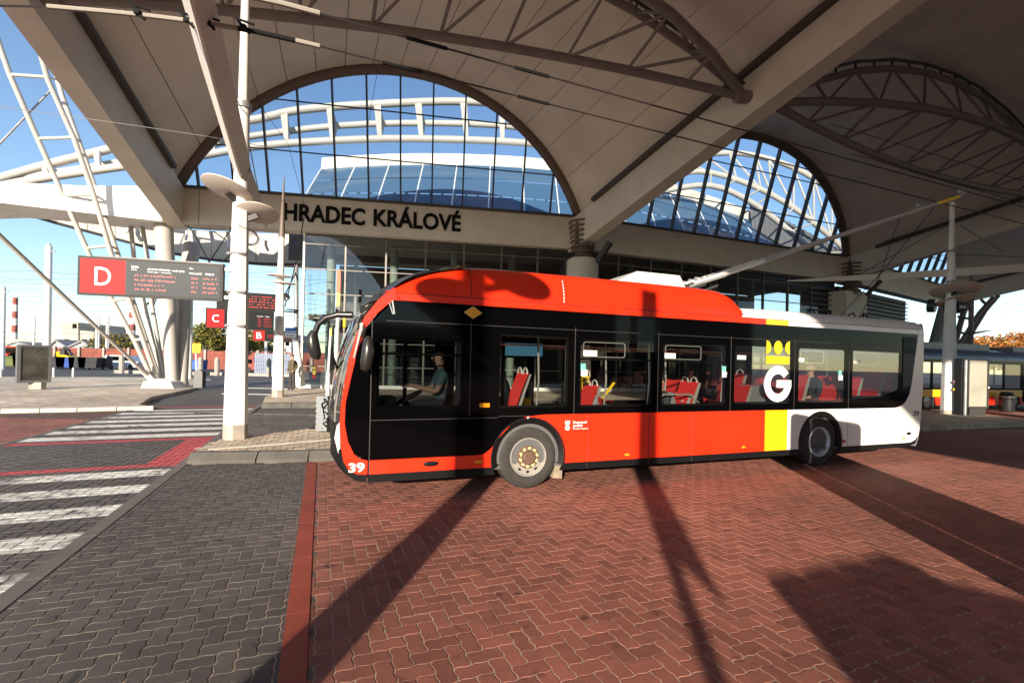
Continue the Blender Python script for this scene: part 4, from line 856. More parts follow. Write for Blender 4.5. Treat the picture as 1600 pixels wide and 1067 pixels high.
        for i in range(22):
            m = MB(); m.bar(P(.6, 1.0 + i * .36, -.66), P(L * .62, 1.0 + i * .36, -.66), .24, .06); m.build('louvre', mat('louvre_grey', (0.13, 0.135, 0.15), .45, metal=.3) if 'louvre_grey' not in MATS else MATS['louvre_grey'], bld)
# dark louvred bay at the right end of the second front
k = 1; o = COLS[1]; a = FANG[1]; d = V((cos(a), sin(a), 0)); nrm = V((sin(a), -cos(a), 0))
for i in range(8): m = MB(); m.bar(o + d * 20.8 + nrm * -.3 + V((0, 0, 5.4 + i * .42)), o + d * 23.8 + nrm * -.3 + V((0, 0, 5.4 + i * .42)), .2, .06); m.build('louvre', MATS['louvre_grey'], bld)
m = MB(); m.bar(COLS[0] + V((cos(FANG[0]), sin(FANG[0]), 0)) * 7 + V((0, 0, 9.2)) - V((0.1, -8, 0)), COLS[0] + V((cos(FANG[0]), sin(FANG[0]), 0)) * 7 + V((0, 8, .2)), .2, .2); m.build('hall_corner', mull_light, bld)
d0 = V((cos(FANG[0]), sin(FANG[0]), 0)); n0 = V((sin(FANG[0]), -cos(FANG[0]), 0))
letter_black = mat('letter_black', (0.004, 0.0035, 0.0035), 0.6, spec=0.15)
lettering('HRADEC', 'fascia_letters', COLS[0] + d0 * 5.60 + n0 * .06 + V((0, 0, 9.60)), d0, Z3, 4.42, 1.0, letter_black, bld, 0.06, bold=0.028)
lettering('KRÁLOVÉ', 'fascia_letters', COLS[0] + d0 * 10.50 + n0 * .06 + V((0, 0, 9.63)), d0, Z3, 5.05, 1.24, letter_black, bld, 0.06, bold=0.028)
# round columns with ringed collars under the beams
for k, r, zt in ((1, 0.98, 8.2), (2, 1.15, 8.0)):
    c = COLS[k] + bdir(k) * 0.35; m = MB()
    if k == 1: m.lathe([(r, 0.1), (r, zt), (r * .9, zt + .15), (0, zt + .15)], c, (0, 0, 1), 28)
    else:
        tdir = V((cos(FANG[1]), sin(FANG[1]), 0)); m.prism([(-1.1, .1), (1.1, .1), (1.25, zt + .2), (-1.25, zt + .2)], c + bdir(k) * .4, tdir, Z3, bdir(k) * -1.2)
    cl = m.build('column', cream_paint, bld, smooth=40)
    for i in range(8):
        m = MB(); rr = .62 + .035 * i; m.tube([c + V((rr * cos(2 * pi * q / 20), rr * sin(2 * pi * q / 20), zt + .3 + i * .30)) for q in range(20)], .065, 6, closed=True); m.build('collar_ring', rim_brown, cl, smooth=50)
    m = MB(); m.tube([c + V((0, 0, zt)), c + V((0, 0, zt + 2.9))], .5, 14); m.build('collar_core', rim_brown, cl, smooth=50)
    m = MB(); m.bar(c + bdir(k) * .6 + V((.5, 0, zt - .1)), c + bdir(k) * 1.2 + V((.9, 0, zt + 1.0)), .3, .3); m.build('bracket', dark_steel, cl)
# ------------------------------------------------------------------ glazed hall vault behind the arches
hall = thing('glazed_hall_roof', 'blue glazed hall roof with a cream ridge seen through the arched windows', 'glass roof', COLS[0] + V((12, 14, 0)))
ridge_cream = mat('ridge_cream', (0.62, 0.57, 0.50), 0.7, var=0.2, scale=.7)
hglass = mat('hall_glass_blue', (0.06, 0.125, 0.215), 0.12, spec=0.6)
NH = 17
def hp(i, f):   # i along, f up the slope
    u = i / NH; a = R(9.3 + 16 * u); base = COLS[0] + V((3.0, 6.5, 0)) + V((cos(R(15)), sin(R(15)), 0)) * (48 * u) + V((0, 3.0 * 4 * u * (1 - u) * -1, 0))
    top_z = 17.2 + 1.3 * 4 * u * (1 - u) - 3.0 * max(0, u - .5)
    return base + V((-0.2 * f, 5.5 * f, 10.6 + (top_z - 10.6) * f ** 0.9))
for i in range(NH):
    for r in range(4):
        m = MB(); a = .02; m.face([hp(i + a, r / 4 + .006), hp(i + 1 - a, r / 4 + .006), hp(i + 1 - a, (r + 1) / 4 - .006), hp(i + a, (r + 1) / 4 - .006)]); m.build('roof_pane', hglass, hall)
m = MB()
for i in range(NH + 1): m.tube([hp(i, q / 5) for q in range(6)], .05, 5)
m.build('glazing_bar', white_paint, hall)
m = MB(); g = [[hp(i, 1.0) + V((0, -.05, -.25)), hp(i, 1.0) + V((0, .1, .95)), hp(i, 1.0) + V((0, 3, 1.1)), hp(i, 1.0) + V((0, 3, 0))] for i in range(NH + 1)]
m.quads(g, True); m.face(g[0]); m.face(g[-1]); m.build('ridge_panel', ridge_cream, hall)
m = MB()
for i in range(0, NH * 3): m.bar(hp(i / 3, .05) + V((0, .4, -.1)), hp(i / 3, .6) + V((0, .4, -.2)), .12, .3)
m.build('inner_blind', mat('inner_blind', (0.2, .2, .2), .7), hall)
m = MB(); g = [[hp(i, 0) + V((0, .1, 0)), hp(i, 0) + V((0, .1, -2))] for i in range(NH + 1)]; m.quads(g); m.build('hall_wall', inner_dark, hall)
# ------------------------------------------------------------------ great white arch truss over the hall
at_ = thing('arch_truss', 'white tubular arch truss rising over the hall behind the windows', 'roof truss', COLS[0] + V((0, 15, 0)))
tube_white = mat('tube_white', (0.46, 0.43, 0.385), 0.5, var=0.05, scale=2)
def chord(pts, Y0, Y1):
    out = []
    n = len(pts)
    for i, (u, v) in enumerate(pts): out.append(at(u, v, Y0 + (Y1 - Y0) * i / (n - 1)))
    return out
def spl(P, n=4):
    o_ = []
    for i in range(len(P) - 1):
        p0, p1, p2, p3 = P[max(i - 1, 0)], P[i], P[i + 1], P[min(i + 2, len(P) - 1)]
        for q in range(n):
            t = q / n; o_.append(0.5 * ((2 * p1) + (p2 - p0) * t + (2 * p0 - 5 * p1 + 4 * p2 - p3) * t * t + (3 * p1 - p0 - 3 * p2 + p3) * t ** 3))
    return o_ + [P[-1]]
C1 = spl(chord([(-260, 372), (-160, 330), (-60, 296), (0, 279), (80, 256), (160, 236), (290, 203), (400, 187), (470, 172), (590, 163), (730, 159), (860, 172), (1000, 205)], 31, 42))
C2 = spl(chord([(-260, 374), (-160, 334), (-60, 300), (0, 284), (100, 268), (180, 255), (300, 233), (400, 212), (573, 194), (780, 196), (880, 215), (1000, 245)], 31, 42))
C3 = spl(chord([(-260, 376), (-160, 340), (-60, 305), (60, 280), (180, 262), (300, 246), (400, 229), (520, 220), (645, 217), (825, 224), (920, 245), (1000, 270)], 29, 40))
for c_, r in ((C1, .32), (C2, .26), (C3, .28)): m = MB(); m.tube(c_, r, 10); m.build('chord', tube_white, at_, smooth=50)
def chord_at(C, u): return min(C, key=lambda p: abs(to_px(p)[0] - u))
C1, C2, C3 = [spl(c_, 6) for c_ in (C1, C2, C3)]
for u in (70, 150, 235, 330, 445, 518, 590, 656, 722, 782, 850, 920):
    p1, p2, p3 = chord_at(C1, u), chord_at(C2, u + 6), chord_at(C3, u + 4)
    m = MB(); m.bar(p1, p3, .62, .14, .34, .14, up=(0, 1, 0)); m.build('web_plate', tube_white, at_)
    m = MB(); m.bar(p1, p2, .34, .14, .24, .14, up=(0, 1, 0)); m.bar(p2, p3, .26, .14, up=(0, 1, 0)); m.build('web_plate', tube_white, at_)
# second arch, seen through the right hand window as a lattice
at2 = thing('arch_truss', 'white lattice arch truss seen through the right-hand arched window', 'roof truss', COLS[1] + V((8, 18, 0)))
D1 = spl(chord([(1000, 262), (1080, 245), (1160, 240), (1240, 262), (1300, 300), (1360, 350)], 44, 46)); D2 = spl(chord([(1000, 285), (1090, 268), (1170, 288), (1240, 325), (1300, 372), (1340, 410)], 42, 44)); D3 = spl(chord([(1120, 215), (1180, 232), (1240, 285), (1290, 335), (1330, 385)], 47, 48)); D4 = spl(chord([(1030, 300), (1110, 290), (1180, 320), (1250, 375), (1290, 410)], 40, 42))
for c_ in (D1, D2, D4): m = MB(); m.tube(c_, .26, 9); m.build('chord', tube_white, at2, smooth=50)
for i in range(0, 11):
    f = i / 11; g_ = min(1, f + .09); a1, b1, d1 = [c[int(f * (len(c) - 1))] for c in (D1, D2, D4)]; b2 = D2[int(g_ * (len(D2) - 1))]
    m = MB(); m.tube([a1, b2], .10, 6); m.build('web', tube_white, at2); m = MB(); m.tube([b1, d1], .09, 6); m.build('web', tube_white, at2)
    m = MB(); m.tube([a1, b1], .10, 6); m.build('web', tube_white, at2)
# low ribbed roof beyond
m = MB(); 
g = []
for i in range(41):
    p = at(1170 + 4.2 * i, 315 + 2.2 * i, 46); q = at(1180 + 3.4 * i, 390 + 1.0 * i, 43); h = .12 if i % 2 else 0
    g.append([p + V((0, 0, h)), q + V((0, 0, h))])
m.quads(g); rr_ = m.build('ribbed_roof', mat('ribbed_grey', (0.12, .12, .125), .6)); tag(rr_, 'dark ribbed roof slope below the lattice arch', 'roof')
# ------------------------------------------------------------------ entrance canopy ring at the left
ring = thing('entrance_canopy', 'sunlit cream curved entrance canopy with a dark underside at the left end', 'canopy', COLS[0] + V((0, 3, 0)))
m = MB(); w0, w1 = at(-40, 286, 21), at(-40, 314, 21); e0, e1 = at(252, 291, 24.5), at(252, 346, 24.5)
w2 = at(0, 284, 21.5); w3 = at(0, 317, 21.5); x2 = at(120, 290, 23); x3 = at(120, 331, 23)
bk = V((-1.0, 3.2, 0)); g = [[p, q, q + bk + V((0, 0, .2)), p + bk] for p, q in ((w0 + (w0 - w2) * 5 + V((0, 0, -.25)), w0 + (w0 - w2) * 5 + V((0, 0, -.55))), (w0, w1), (w2, w3), (x2, x3), (e0, e1))]
m.quads(g, True); m.face(g[0]); m.face(g[-1]); m.build('wing_fascia', white_paint, ring)
top = [at(u, v, Y) for u, v, Y in ((10, 320, 25), (90, 338, 27), (180, 350, 28.5), (262, 357, 30), (330, 361, 31), (400, 364, 32), (470, 366, 33))]
bot = [at(u, v, Y) for u, v, Y in ((10, 324, 25), (90, 348, 27), (180, 372, 28.5), (262, 394, 30), (330, 405, 31), (400, 411, 32), (470, 413, 33))]
pc = mat('soffit_cream', (0.62, 0.58, 0.48), .6, var=.08, scale=1)
for i in range(6):
    for j in range(2):
        a, b = top[i].lerp(top[i + 1], j / 2 + .01), top[i].lerp(top[i + 1], (j + 1) / 2 - .01); c, d_ = bot[i].lerp(bot[i + 1], (j + 1) / 2 - .01), bot[i].lerp(bot[i + 1], j / 2 + .01)
        m = MB(); q4 = [a, b, c, d_]; m.quads([q4, [p + V((.1, .3, .05)) for p in q4]], True); m.face(q4); m.face([p + V((.1, .3, .05)) for p in q4][::-1]); m.build('canopy_panel', pc, ring)
m = MB(); g = [[b, b + V((0.2, .3, -.12)), b + V((1.2, 3.5, .4)), t + V((1.2, 3.5, .2)), t + V((.1, .35, .05))] for t, b in zip(top, bot)]; m.quads(g); m.build('canopy_soffit', cream_paint, ring)
m = MB(); m.tube([t + V((0, -.15, .12)) for t in top], .1, 6); m.tube([b + V((0, -.05, -.05)) for b in bot], .09, 6); m.build('canopy_edge', dark_steel, ring)
for u, v, Y in ((210, 362, 29), (300, 372, 30.3), (365, 385, 31), (410, 378, 32)):
    m = MB(); p = at(u, v, Y) + V((0, -.5, 0)); m.tube([p + V((0, 0, .35)), p, p + V((.1, -.2, -.3))], .09, 7); m.build('floodlight', white_paint, ring)
# supporting tubes at the left end
sup = thing('raking_columns', 'pair of thick white raking columns rising from one foot behind the D sign', 'column', (-18.7, 24.9, 0))
m = MB(); m.tube([(-18.55, 24.95, .1), at(249, 345, 25.0) + V((0, .3, 0))], [.30, .46], 16); m.build('column', tube_white, sup, smooth=50)
m = MB(); m.tube([(-18.3, 25.3, .1), at(288, 470, 26.3), at(300, 385, 28)], [.26, .38, .46], 16); m.build('column', tube_white, sup, smooth=50)
m = MB(); m.prism([(-1.05, .05), (.75, .05), (.55, .45), (-.1, .62), (-.9, .45)], (-18.75, 24.3, 0), (1, 0, 0), Z3, (0, 1.3, 0)); m.build('foot', white_paint, sup)
# ================================================================== LATTICE MAST AT THE LEFT
mast = thing('lattice_mast', 'white tubular lattice mast leaning left behind the D sign', 'mast', (-18.9, 24.6, 0))
rails = [[(-60, -95, 19.6), (-8, 50, 20.5), (15, 116, 21), (60, 219, 22), (99, 307, 22.8), (139, 397, 23.4), (174, 466, 23.9), (209, 530, 24.3), (240, 596, 24.7)],
         [(64, 85, 20.8), (75, 125, 21.2), (116, 217, 22), (146, 303, 22.8), (174, 397, 23.4), (202, 468, 23.9), (245, 592, 24.7)],
         [(86, 110, 22.5), (97, 150, 22.6), (131, 243, 23.2), (184, 397, 24.1), (207, 468, 24.5), (250, 595, 25.1)]]
for r in rails: m = MB(); m.tube([at(*p) for p in r], .115, 9); m.build('rail', tube_white, mast, smooth=50)
def along(r, v):
    for a, b in zip(r, r[1:]):
        if a[1] <= v <= b[1]: f = (v - a[1]) / (b[1] - a[1]); return at(a[0] + (b[0] - a[0]) * f, v, a[2] + (b[2] - a[2]) * f)
for v0, v1 in ((117, 121), (217, 215), (306, 304), (388, 384), (470, 466), (531, 530)):
    m = MB(); m.tube([along(rails[0], v0), along(rails[1], v1)], .075, 7); m.build('rung', tube_white, mast, smooth=50)
    m = MB(); m.tube([along(rails[1], v1), along(rails[2], v1 + 4)], .06, 7); m.build('rung', tube_white, mast, smooth=50)
for pts in ([(203, 340, 26), (209, 400, 26), (224, 469, 26), (253, 596, 25.4)], [(221, 345, 26), (230, 400, 26), (236, 469, 26), (258, 596, 25.5)]):
    m = MB(); m.tube([at(*p) for p in pts], .11, 8); m.build('rail', tube_white, mast, smooth=50)
m = MB(); m.tube([at(225, 478, 26), at(244, 466, 26.2), at(238, 480, 26)], .07, 6); m.build('rung', tube_white, mast)
m = MB(); m.tube([at(-10, 235, 21), at(79, 142, 22.3)], .045, 6); m.build('cross_brace', steel_grey, mast)
st_ = thing('raking_strut', 'thin white raking strut running from the mast foot up to the left frame edge', 'strut', (-19.3, 24.4, 0))
m = MB(); q0, q1 = at(-30, 340, 17), at(232, 588, 24.3); m.tube([q0 + (q0 - q1) * .9, q1], .085, 8); m.build('strut_tube', tube_white, st_, smooth=50)
m = MB(); m.tube([at(225, 580, 24.2), at(238, 594, 24.4)], .15, 8); m.build('strut_socket', white_paint, st_)
# ================================================================== STOP PILLARS with spindle booms and lamp discs
pil_white = mat('pillar_white', (0.80, 0.775, 0.73), 0.42, var=0.06, scale=3, rvar=.1)
disc_cream = mat('disc_cream', (0.66, 0.58, 0.50), 0.5)
plinth_tan = mat('plinth_tan', (0.40, 0.35, 0.29), 0.7, var=.15, scale=6)
def stop_pillar(base, label, z0=0.17, top=9.6, boom=True, boomlen=(7.2, 4.9), bz=5.55, w=0.43, fin=True, discs=True, brz=GA, group=None, dscale=1.0, flip=1, nearrot=R(3)):
    t = thing('stop_pillar', label, 'pillar', base, 0, group); B0 = V(base); z0 = base[2]
    def oct_(z, r, ch=.30): return [B0 + V((x * r, y * r, z - z0)) for x, y in ((-1, -ch), (-ch, -1), (ch, -1), (1, -ch), (1, ch), (ch, 1), (-ch, 1), (-1, ch))]
    rz = lambda P: [B0 + M.Rotation(GA - .35, 3, 'Z') @ (p - B0) for p in P]
    m = MB(); g = [rz(oct_(z, r)) for z, r in ((z0 + .30, w * .5), (z0 + 1.5, w * .47), (z0 + 3.2, w * .40), (z0 + 5.0, w * .33))]; m.quads(g, True); m.face(g[-1]); m.build('shaft', pil_white, t, smooth=20)
    m = MB(); g = [rz(oct_(z, r)) for z, r in ((z0 - .05, w * .52), (z0 + .30, w * .51), (z0 + .31, w * .46))]; m.quads(g, True); m.build('plinth', plinth_tan, t)
    m = MB(); zz = z0 + 5.0; m.tube([B0 + V((0, 0, zz - z0 - .1)), B0 + V((0, 0, 6.9)), B0 + V((0, 0, 7.0)), B0 + V((0, 0, top))], [.15, .13, .095, .08], 10); up_ = m.build('upper_pole', pil_white, t, smooth=40)
    m = MB()
    for z in (5.6, 6.9): m.tube([B0 + V((0, 0, z)), B0 + V((0, 0, z + .12))], .17, 10)
    m.build('clamp', steel_grey, t, smooth=40)
    if boom:
        m = MB(); c = B0 + V((0, 0, bz))
        for sgn, L in ((1, boomlen[0]), (-1, boomlen[1])):
            an = brz + (nearrot if sgn > 0 else 0); dn = V((sin(an), -cos(an), 0)); sd = V((dn.y, -dn.x, 0))
            prof = [(0.12, .29), (L * .5, .30), (L * .9, .26), (L, .2)] if sgn > 0 else [(0.12, .28), (L * .35, .25), (L * .7, .17), (L, .04)]
            g = []
            for x, h in prof:
                p = c + dn * (x * sgn) + V((0, 0, .10 * (x / L) ** 2)); wv = h * .5
                g.append([p + sd * -wv * 1.2 + V((0, 0, h * .5)), p + sd * wv * 1.2 + V((0, 0, h * .5)), p + sd * wv * .12 + V((0, 0, -h * .5)), p + sd * -wv * .12 + V((0, 0, -h * .5))])
            m.quads(g, True); m.face(g[0]); m.face(g[-1])
        m.build('boom', cream_paint, t)
        m = MB()
        for sgn, L in ((1, boomlen[0]), (-1, boomlen[1])): m.tube([B0 + V((0, 0, 6.85)), c + dn * sgn * L * .85 + V((0, 0, .1))], .012, 5)
        m.build('stay_cable', dark_steel, t)
    if discs:
        for off, z, tl in ((V((-.10, -.30, 0)) if flip > 0 else V((-.62, .1, 0)), 5.27, R(9)), (V((.30, .10, 0)), 4.92, R(-5))):
            m = MB(); c = B0 + V((off.x * flip, off.y, z - z0)); ax = V((sin(tl), .26 if flip > 0 else -.28, cos(tl))).normalized(); r = (.47 if z > 5 else .41) * dscale
            m.lathe([(0, .03), (r * .9, .03), (r, .015), (r, 0), (r * .95, -.012), (.1, -.03), (0, -.03)], c, ax, 36); dd = m.build('lamp_disc', disc_cream, t, smooth=30)
            m = MB(); m.bar(c + V((0, 0, -.05)), B0 + V((off.x * flip * .25, off.y * .2, z - z0 - .18)), .10, .10); m.build('disc_arm', dark_steel, t)
    return t
p1 = ground_at(360, 687, .17); P1 = (p1.x, p1.y + .16, .17)
t1 = stop_pillar(P1, 'large white octagonal pillar with two round lamp discs and a tapered boom beside the D sign')
for z in (3.85, 3.05, 2.35):
    m = MB(); m.tube([V(P1) + V((-.2, -.1, z)), V(P1) + V((.2, -.12, z))], .03, 7); m.tube([V(P1) + V((.1 * q, -.16, z)) for q in (-1, 0, 1, 2.4)], .022, 6); m.build('band_clamp', steel_grey, t1)
p2 = ground_at(432, 620, .17); P2 = (p2.x, p2.y + .1, .17)
t2 = stop_pillar(P2, 'white pillar with small lamp discs and a dark pointed top standing left of the man', top=6.0, boom=False, w=.44, discs=False)
for o_ in [c for c in t2.children if c.name.startswith(('upper_pole', 'clamp'))]: bpy.data.objects.remove(o_)
m = MB(); m.tube([V(P2) + V((0, 0, 4.9)), V(P2) + V((.02, 0, 6.95))], [.15, .11], 10); m.build('upper_pole', pil_white, t2, smooth=40)
m = MB(); m.tube([V(P2) + V((.02, 0, 6.95)), V(P2) + V((.05, 0, 9.6))], [.125, .02], 10); m.build('pole_spike', rim_brown, t2, smooth=40)  # dark brown stands in for shade on the upper end of the pole
for (ox, oy, z, r) in ((.02, -.15, 5.25, .50), (.14, .1, 4.98, .46)):
    m = MB(); m.lathe([(0, .05), (r * .6, .04), (r, 0), (r, -.02), (0, -.06)], V(P2) + V((ox, oy, z)), (0.05, -.03, 1), 28); m.build('lamp_disc', disc_cream, t2, smooth=30)
p3 = ground_at(1481.5, 652, .0); P3 = (p3.x, p3.y, 0.0)
t3 = stop_pillar(P3, 'white pillar by the rear of the trolleybus carrying a horizontal tapered boom', top=9.0, boomlen=(4.8, 5.9), bz=6.05, w=.55, brz=R(58.6), dscale=1.7)
m = MB(); m.prism([(-.07, 0), (.07, 0), (0, .13)], V(P3) + V((-.12, -.38, 1.15)), (1, 0, 0), Z3, (0, .01, 0)); m.build('warning_plate', yellow_paint, t3)
m = MB(); m.prism(circ(0, 0, .06, 12), V(P3) + V((-.12, -.38, 1.5)), (1, 0, 0), Z3, (0, .01, 0)); m.build('round_plate', mat('plate_purple', (.3, .12, .2), .5), t3)
m = MB(); m.tube([at(1450, 478, 19.6), at(1462, 478, 19.4)], .28, 14); m.tube([at(1496, 480, 19.6), at(1486, 480, 19.4)], .28, 14); m.build('loudspeaker', black_plastic, t3, smooth=40)
# loudspeaker horn on a bracket behind pillar one
ls = thing('loudspeaker', 'round black loudspeaker horn to the right of the large white pillar', 'loudspeaker', at(390, 372, 14.5))
c = at(391, 372, 14.4); m = MB(); m.lathe([(.10, .18), (.16, .1), (.25, -.02), (.25, -.08), (.20, -.06), (.06, .02), (0, .0)], c, (-.3, .9, .15), 20); m.build('horn', black_plastic, ls, smooth=40)
m = MB(); m.lathe([(.2, 0), (0.14, .03), (0, .02)], c + V((.03, -.06, 0)), (-.3, .9, .15), 16); m.build('horn_grille', steel_grey, ls, smooth=40)
m = MB(); m.tube([c, c + V((-.5, .1, .05))], .03, 6); m.build('speaker_bracket', steel_grey, ls)
# ================================================================== DISPLAY SIGNS
glow = red_sign
def display(p_lt, p_rt, h, letter, label, red_frac, thick=.14, rows=4, head=None, face=display_dark, lscale=.62):
    A, B_ = V(p_lt), V(p_rt); d = (B_ - A); L = sqrt(d.x ** 2 + d.y ** 2); ax = V((d.x / L, d.y / L, 0)); az = V((0, 0, 1)); nn = V((ax.y, -ax.x, 0))
    t = thing('departure_display', label, 'display sign', A.lerp(B_, .5))
    P = lambda x, z, o=0: A + ax * x + V((0, 0, z - h)) + nn * o
    m = MB(); m.prism([(0, 0), (L, 0), (L, h), (0, h)], P(0, 0), ax, az, nn * -thick); m.build('casing', dark_steel, t)
    fr = .035; m = MB(); m.prism([(-.01, -.01), (L + .01, -.01), (L + .01, h + .01), (-.01, h + .01)], P(0, 0, .004), ax, az, nn * -.05, [[(fr, fr), (L - fr, fr), (L - fr, h - fr), (fr, h - fr)]]); m.build('frame', mat('sign_frame', (.022, .018, .015), .5, spec=.2) if 'sign_frame' not in MATS else MATS['sign_frame'], t)
    rw = L * red_frac
    m = MB(); m.prism([(fr, fr), (rw, fr), (rw, h - fr), (fr, h - fr)], P(0, 0, .008), ax, az, nn * -.006); m.build('red_panel', red_sign, t)
    lh = h * lscale * .62; lettering(letter, 'letter', P(rw * .5 - lh * .36 + fr * .3, h * .5 - lh * .5, .009), ax, az, lh * .76, lh, white_print, t, .004, bold=.002 if letter == 'D' else .012)
    m = MB(); m.prism([(rw, fr), (L - fr, fr), (L - fr, h - fr), (rw, h - fr)], P(0, 0, .008), ax, az, nn * -.006); m.build('display_panel', face, t)
    if head:
        for tx, x, z, wd, ht in head: lettering(tx, 'printed_heading', P(rw + (L - rw) * x, h * z, .0095), ax, az, (L - rw) * wd, h * ht, white_print, t, .002, bold=.012)
    rn = random.Random(hash(letter) % 97 if False else ord(letter)); m = MB()
    for r in range(rows):
        z = h * (.56 - .125 * r)
        for x0, x1 in ((.10, .10 + rn.uniform(.25, .5)), (.68, .74), (.80, .95)):
            x = x0
            while x < x1:
                wv = rn.uniform(.008, .016)
                for q in range(2): 
                    zz = z + h * rn.choice((0, .012, .024, .036)); m.box(P(rw + (L - rw) * x, zz, .010), ((L - rw) * wv, .003, h * .010), M.Rotation(atan2(ax.y, ax.x), 3, 'Z'))
                m.box(P(rw + (L - rw) * x, z + h * .020, .010), ((L - rw) * .0025, .003, h * .038), M.Rotation(atan2(ax.y, ax.x), 3, 'Z'))
                x += wv + rn.choice((.006, .008, .022))
    m.build('led_text', led_red, t); return t, P, L, nn
face_grey = mat('display_face', (0.045, 0.052, 0.06), 0.45, spec=0.12)
HEAD = [('Linka', .06, .77, .07, .07), ('CÍLOVÁ STANICE - směr jízdy', .22, .72, .38, .075), ('Čas', .65, .83, .04, .05), ('Nástupiště', .65, .68, .13, .065), ('Odjezd', .82, .68, .09, .065), ('Line', .06, .71, .05, .035), ('Final stop - direction', .22, .665, .24, .035)]
sgD, PD, LD, nD = display(at(123, 400, 8.72), at(348, 415, 9.3), .73, 'D', 'long display sign with a white D on red hanging from the large white pillar', .315, head=HEAD, face=face_grey, lscale=.78)
m = MB()
for z in (.08, .66): m.bar(PD(LD, z, -.06), PD(LD + .25, z, -.06), .05, .07)
m.build('bracket', steel_grey, sgD)
m = MB(); m.tube([PD(LD * .88, .73, -.06), V(P1) + V((-.12, 0, 4.5))], .012, 5); m.tube([PD(LD * .98, .8, -.06), V(P1) + V((-.1, 0, 3.9))], .015, 5); m.build('hanger_rod', black_rubber, sgD)
m = MB(); m.prism([(.3, .735), (LD, .735), (LD, .765), (.3, .765)], PD(0, 0, 0), (nD.y * -1, nD.x, 0), Z3, nD * -.16); m.build('sign_cap', dark_steel, sgD)
display(at(322, 481, 18.2), at(428, 488, 19.2), .80, 'C', 'display sign with a white C on red hanging behind the large pillar', .26, head=[('Linka', .06, .77, .07, .07), ('Nástupiště', .65, .68, .13, .065), ('Odjezd', .82, .68, .09, .065)])
m = MB(); d2 = thing('departure_display', 'plain dark display board directly above the C sign', 'display sign', at(400, 474, 20.5))
A, B_ = at(340, 455, 20.2), at(429, 461, 21); ax = (B_ - A); ax.z = 0; ax.normalize(); m.prism([(0, -.75), ((B_ - A).length, -.75), ((B_ - A).length, 0), (0, 0)], A, ax, Z3, (0, .15, 0)); m.build('casing', display_dark, d2)
m = MB(); rn = random.Random(5)
for r in range(5):
    for q in range(22):
        if rn.random() < .75: m.box(A + ax * (1.15 + q * .055) + V((0, -.02, -.14 - r * .12)), (.03, .01, .03))
m.build('led_text', led_red, d2)
m = MB(); m.prism([(-.03, -.78), ((B_ - A).length + .03, -.78), ((B_ - A).length + .03, .03), (-.03, .03)], A + V((0, .0, 0)), ax, Z3, (0, .03, 0), [[(.02, -.73), ((B_ - A).length - .02, -.73), ((B_ - A).length - .02, -.02), (.02, -.02)]]); m.build('frame', MATS['sign_frame'], d2)
display(at(395, 515, 25.2), at(456, 516, 26), .62, 'B', 'small far display sign with a white B on red near the standing man', .30, rows=3, lscale=.9)
# blue and white stop flag by the glass corner
fl = thing('stop_flag', 'small blue and white stop plate beside the glass corner', 'sign', at(474, 518, 24.6))
for z0_, z1_, mm in ((0, .24, white_print), (.24, .30, mat('flag_blue', (.03, .12, .45), .4)), (.30, .34, white_print), (.34, .52, MATS['flag_blue'])):
    A = at(445, 527, 24.4); m = MB(); m.prism([(0, z0_), (.58, z0_), (.58, z1_), (0, z1_)], A, (1, 0.1, 0), Z3, (0, .04, 0)); m.build('plate_band', mm, fl)
m = MB(); A = at(445, 527, 24.35)
for i in range(6): m.box(A + V((.09 + i * .075, -.01, .1)), (.045, .01, .06))
m.build('plate_print', MATS['flag_blue'], fl)
# slender post with raking foot beside the glass corner
sp = thing('corner_post', 'grey steel post with a white splayed foot at the glass corner behind the man', 'post', at(467, 600, 25.2))
m = MB(); m.tube([at(463, 414, 25), at(463, 500, 25.0), at(462, 530, 25)], [.11, .12, .14], 9); m.build('post_tube', steel_grey, sp, smooth=40)
m = MB(); m.tube([at(462, 530, 25), at(470, 604, 25)], [.16, .26], 9); m.build('post_foot', white_paint, sp, smooth=40)
m = MB(); m.tube([at(440, 472, 23), at(463, 424, 25)], .035, 6); m.tube([at(438, 486, 24), at(463, 488, 25)], .04, 6); m.lathe([(0, .05), (.4, 0), (0, -.04)], at(456, 484, 24.6), (0, 0, 1), 18); m.build('post_arm', dark_steel, sp, smooth=40)
h2 = thing('loudspeaker', 'small black loudspeaker horn hanging beside the glass corner', 'loudspeaker', at(447, 464, 22.5))
c = at(447, 464, 22.5); m = MB(); m.lathe([(.06, .15), (.12, .1), (.19, -.02), (.19, -.06), (.06, 0), (0, 0)], c, (-.2, .95, .1), 16); m.build('horn', black_plastic, h2, smooth=40)
m = MB(); m.tube([c, V(P2) + V((.05, 0, c.z - .17))], .025, 6); m.build('speaker_bracket', steel_grey, h2)
# red and yellow marker poles in front of the glass
mp = thing('marker_pole', 'tall pole with an orange and yellow top in front of the glass wall', 'marker', at(526, 600, 23.5))
m = MB(); m.bar(at(530, 422, 23.5), at(529, 458, 23.5), .2, .1, up=(0, 1, 0)); m.build('orange_band', mat('marker_orange', (.75, .10, .02), .5), mp)
m = MB(); m.bar(at(529, 458, 23.5), at(528.5, 478, 23.5), .2, .1, up=(0, 1, 0)); m.build('yellow_band', yellow_paint, mp)
m = MB(); m.bar(at(528.5, 478, 23.5), at(528, 493, 23.5), .24, .1, up=(0, 1, 0)); m.build('dark_band', dark_steel, mp)
m = MB(); m.tube([at(528, 493, 23.5), at(523, 612, 23.5)], .09, 8); m.build('marker_shaft', white_paint, mp, smooth=40)
mp2 = thing('marker_pole', 'thin white pole with a small yellow tip beside the bus front', 'marker', at(512, 625, 19.5))
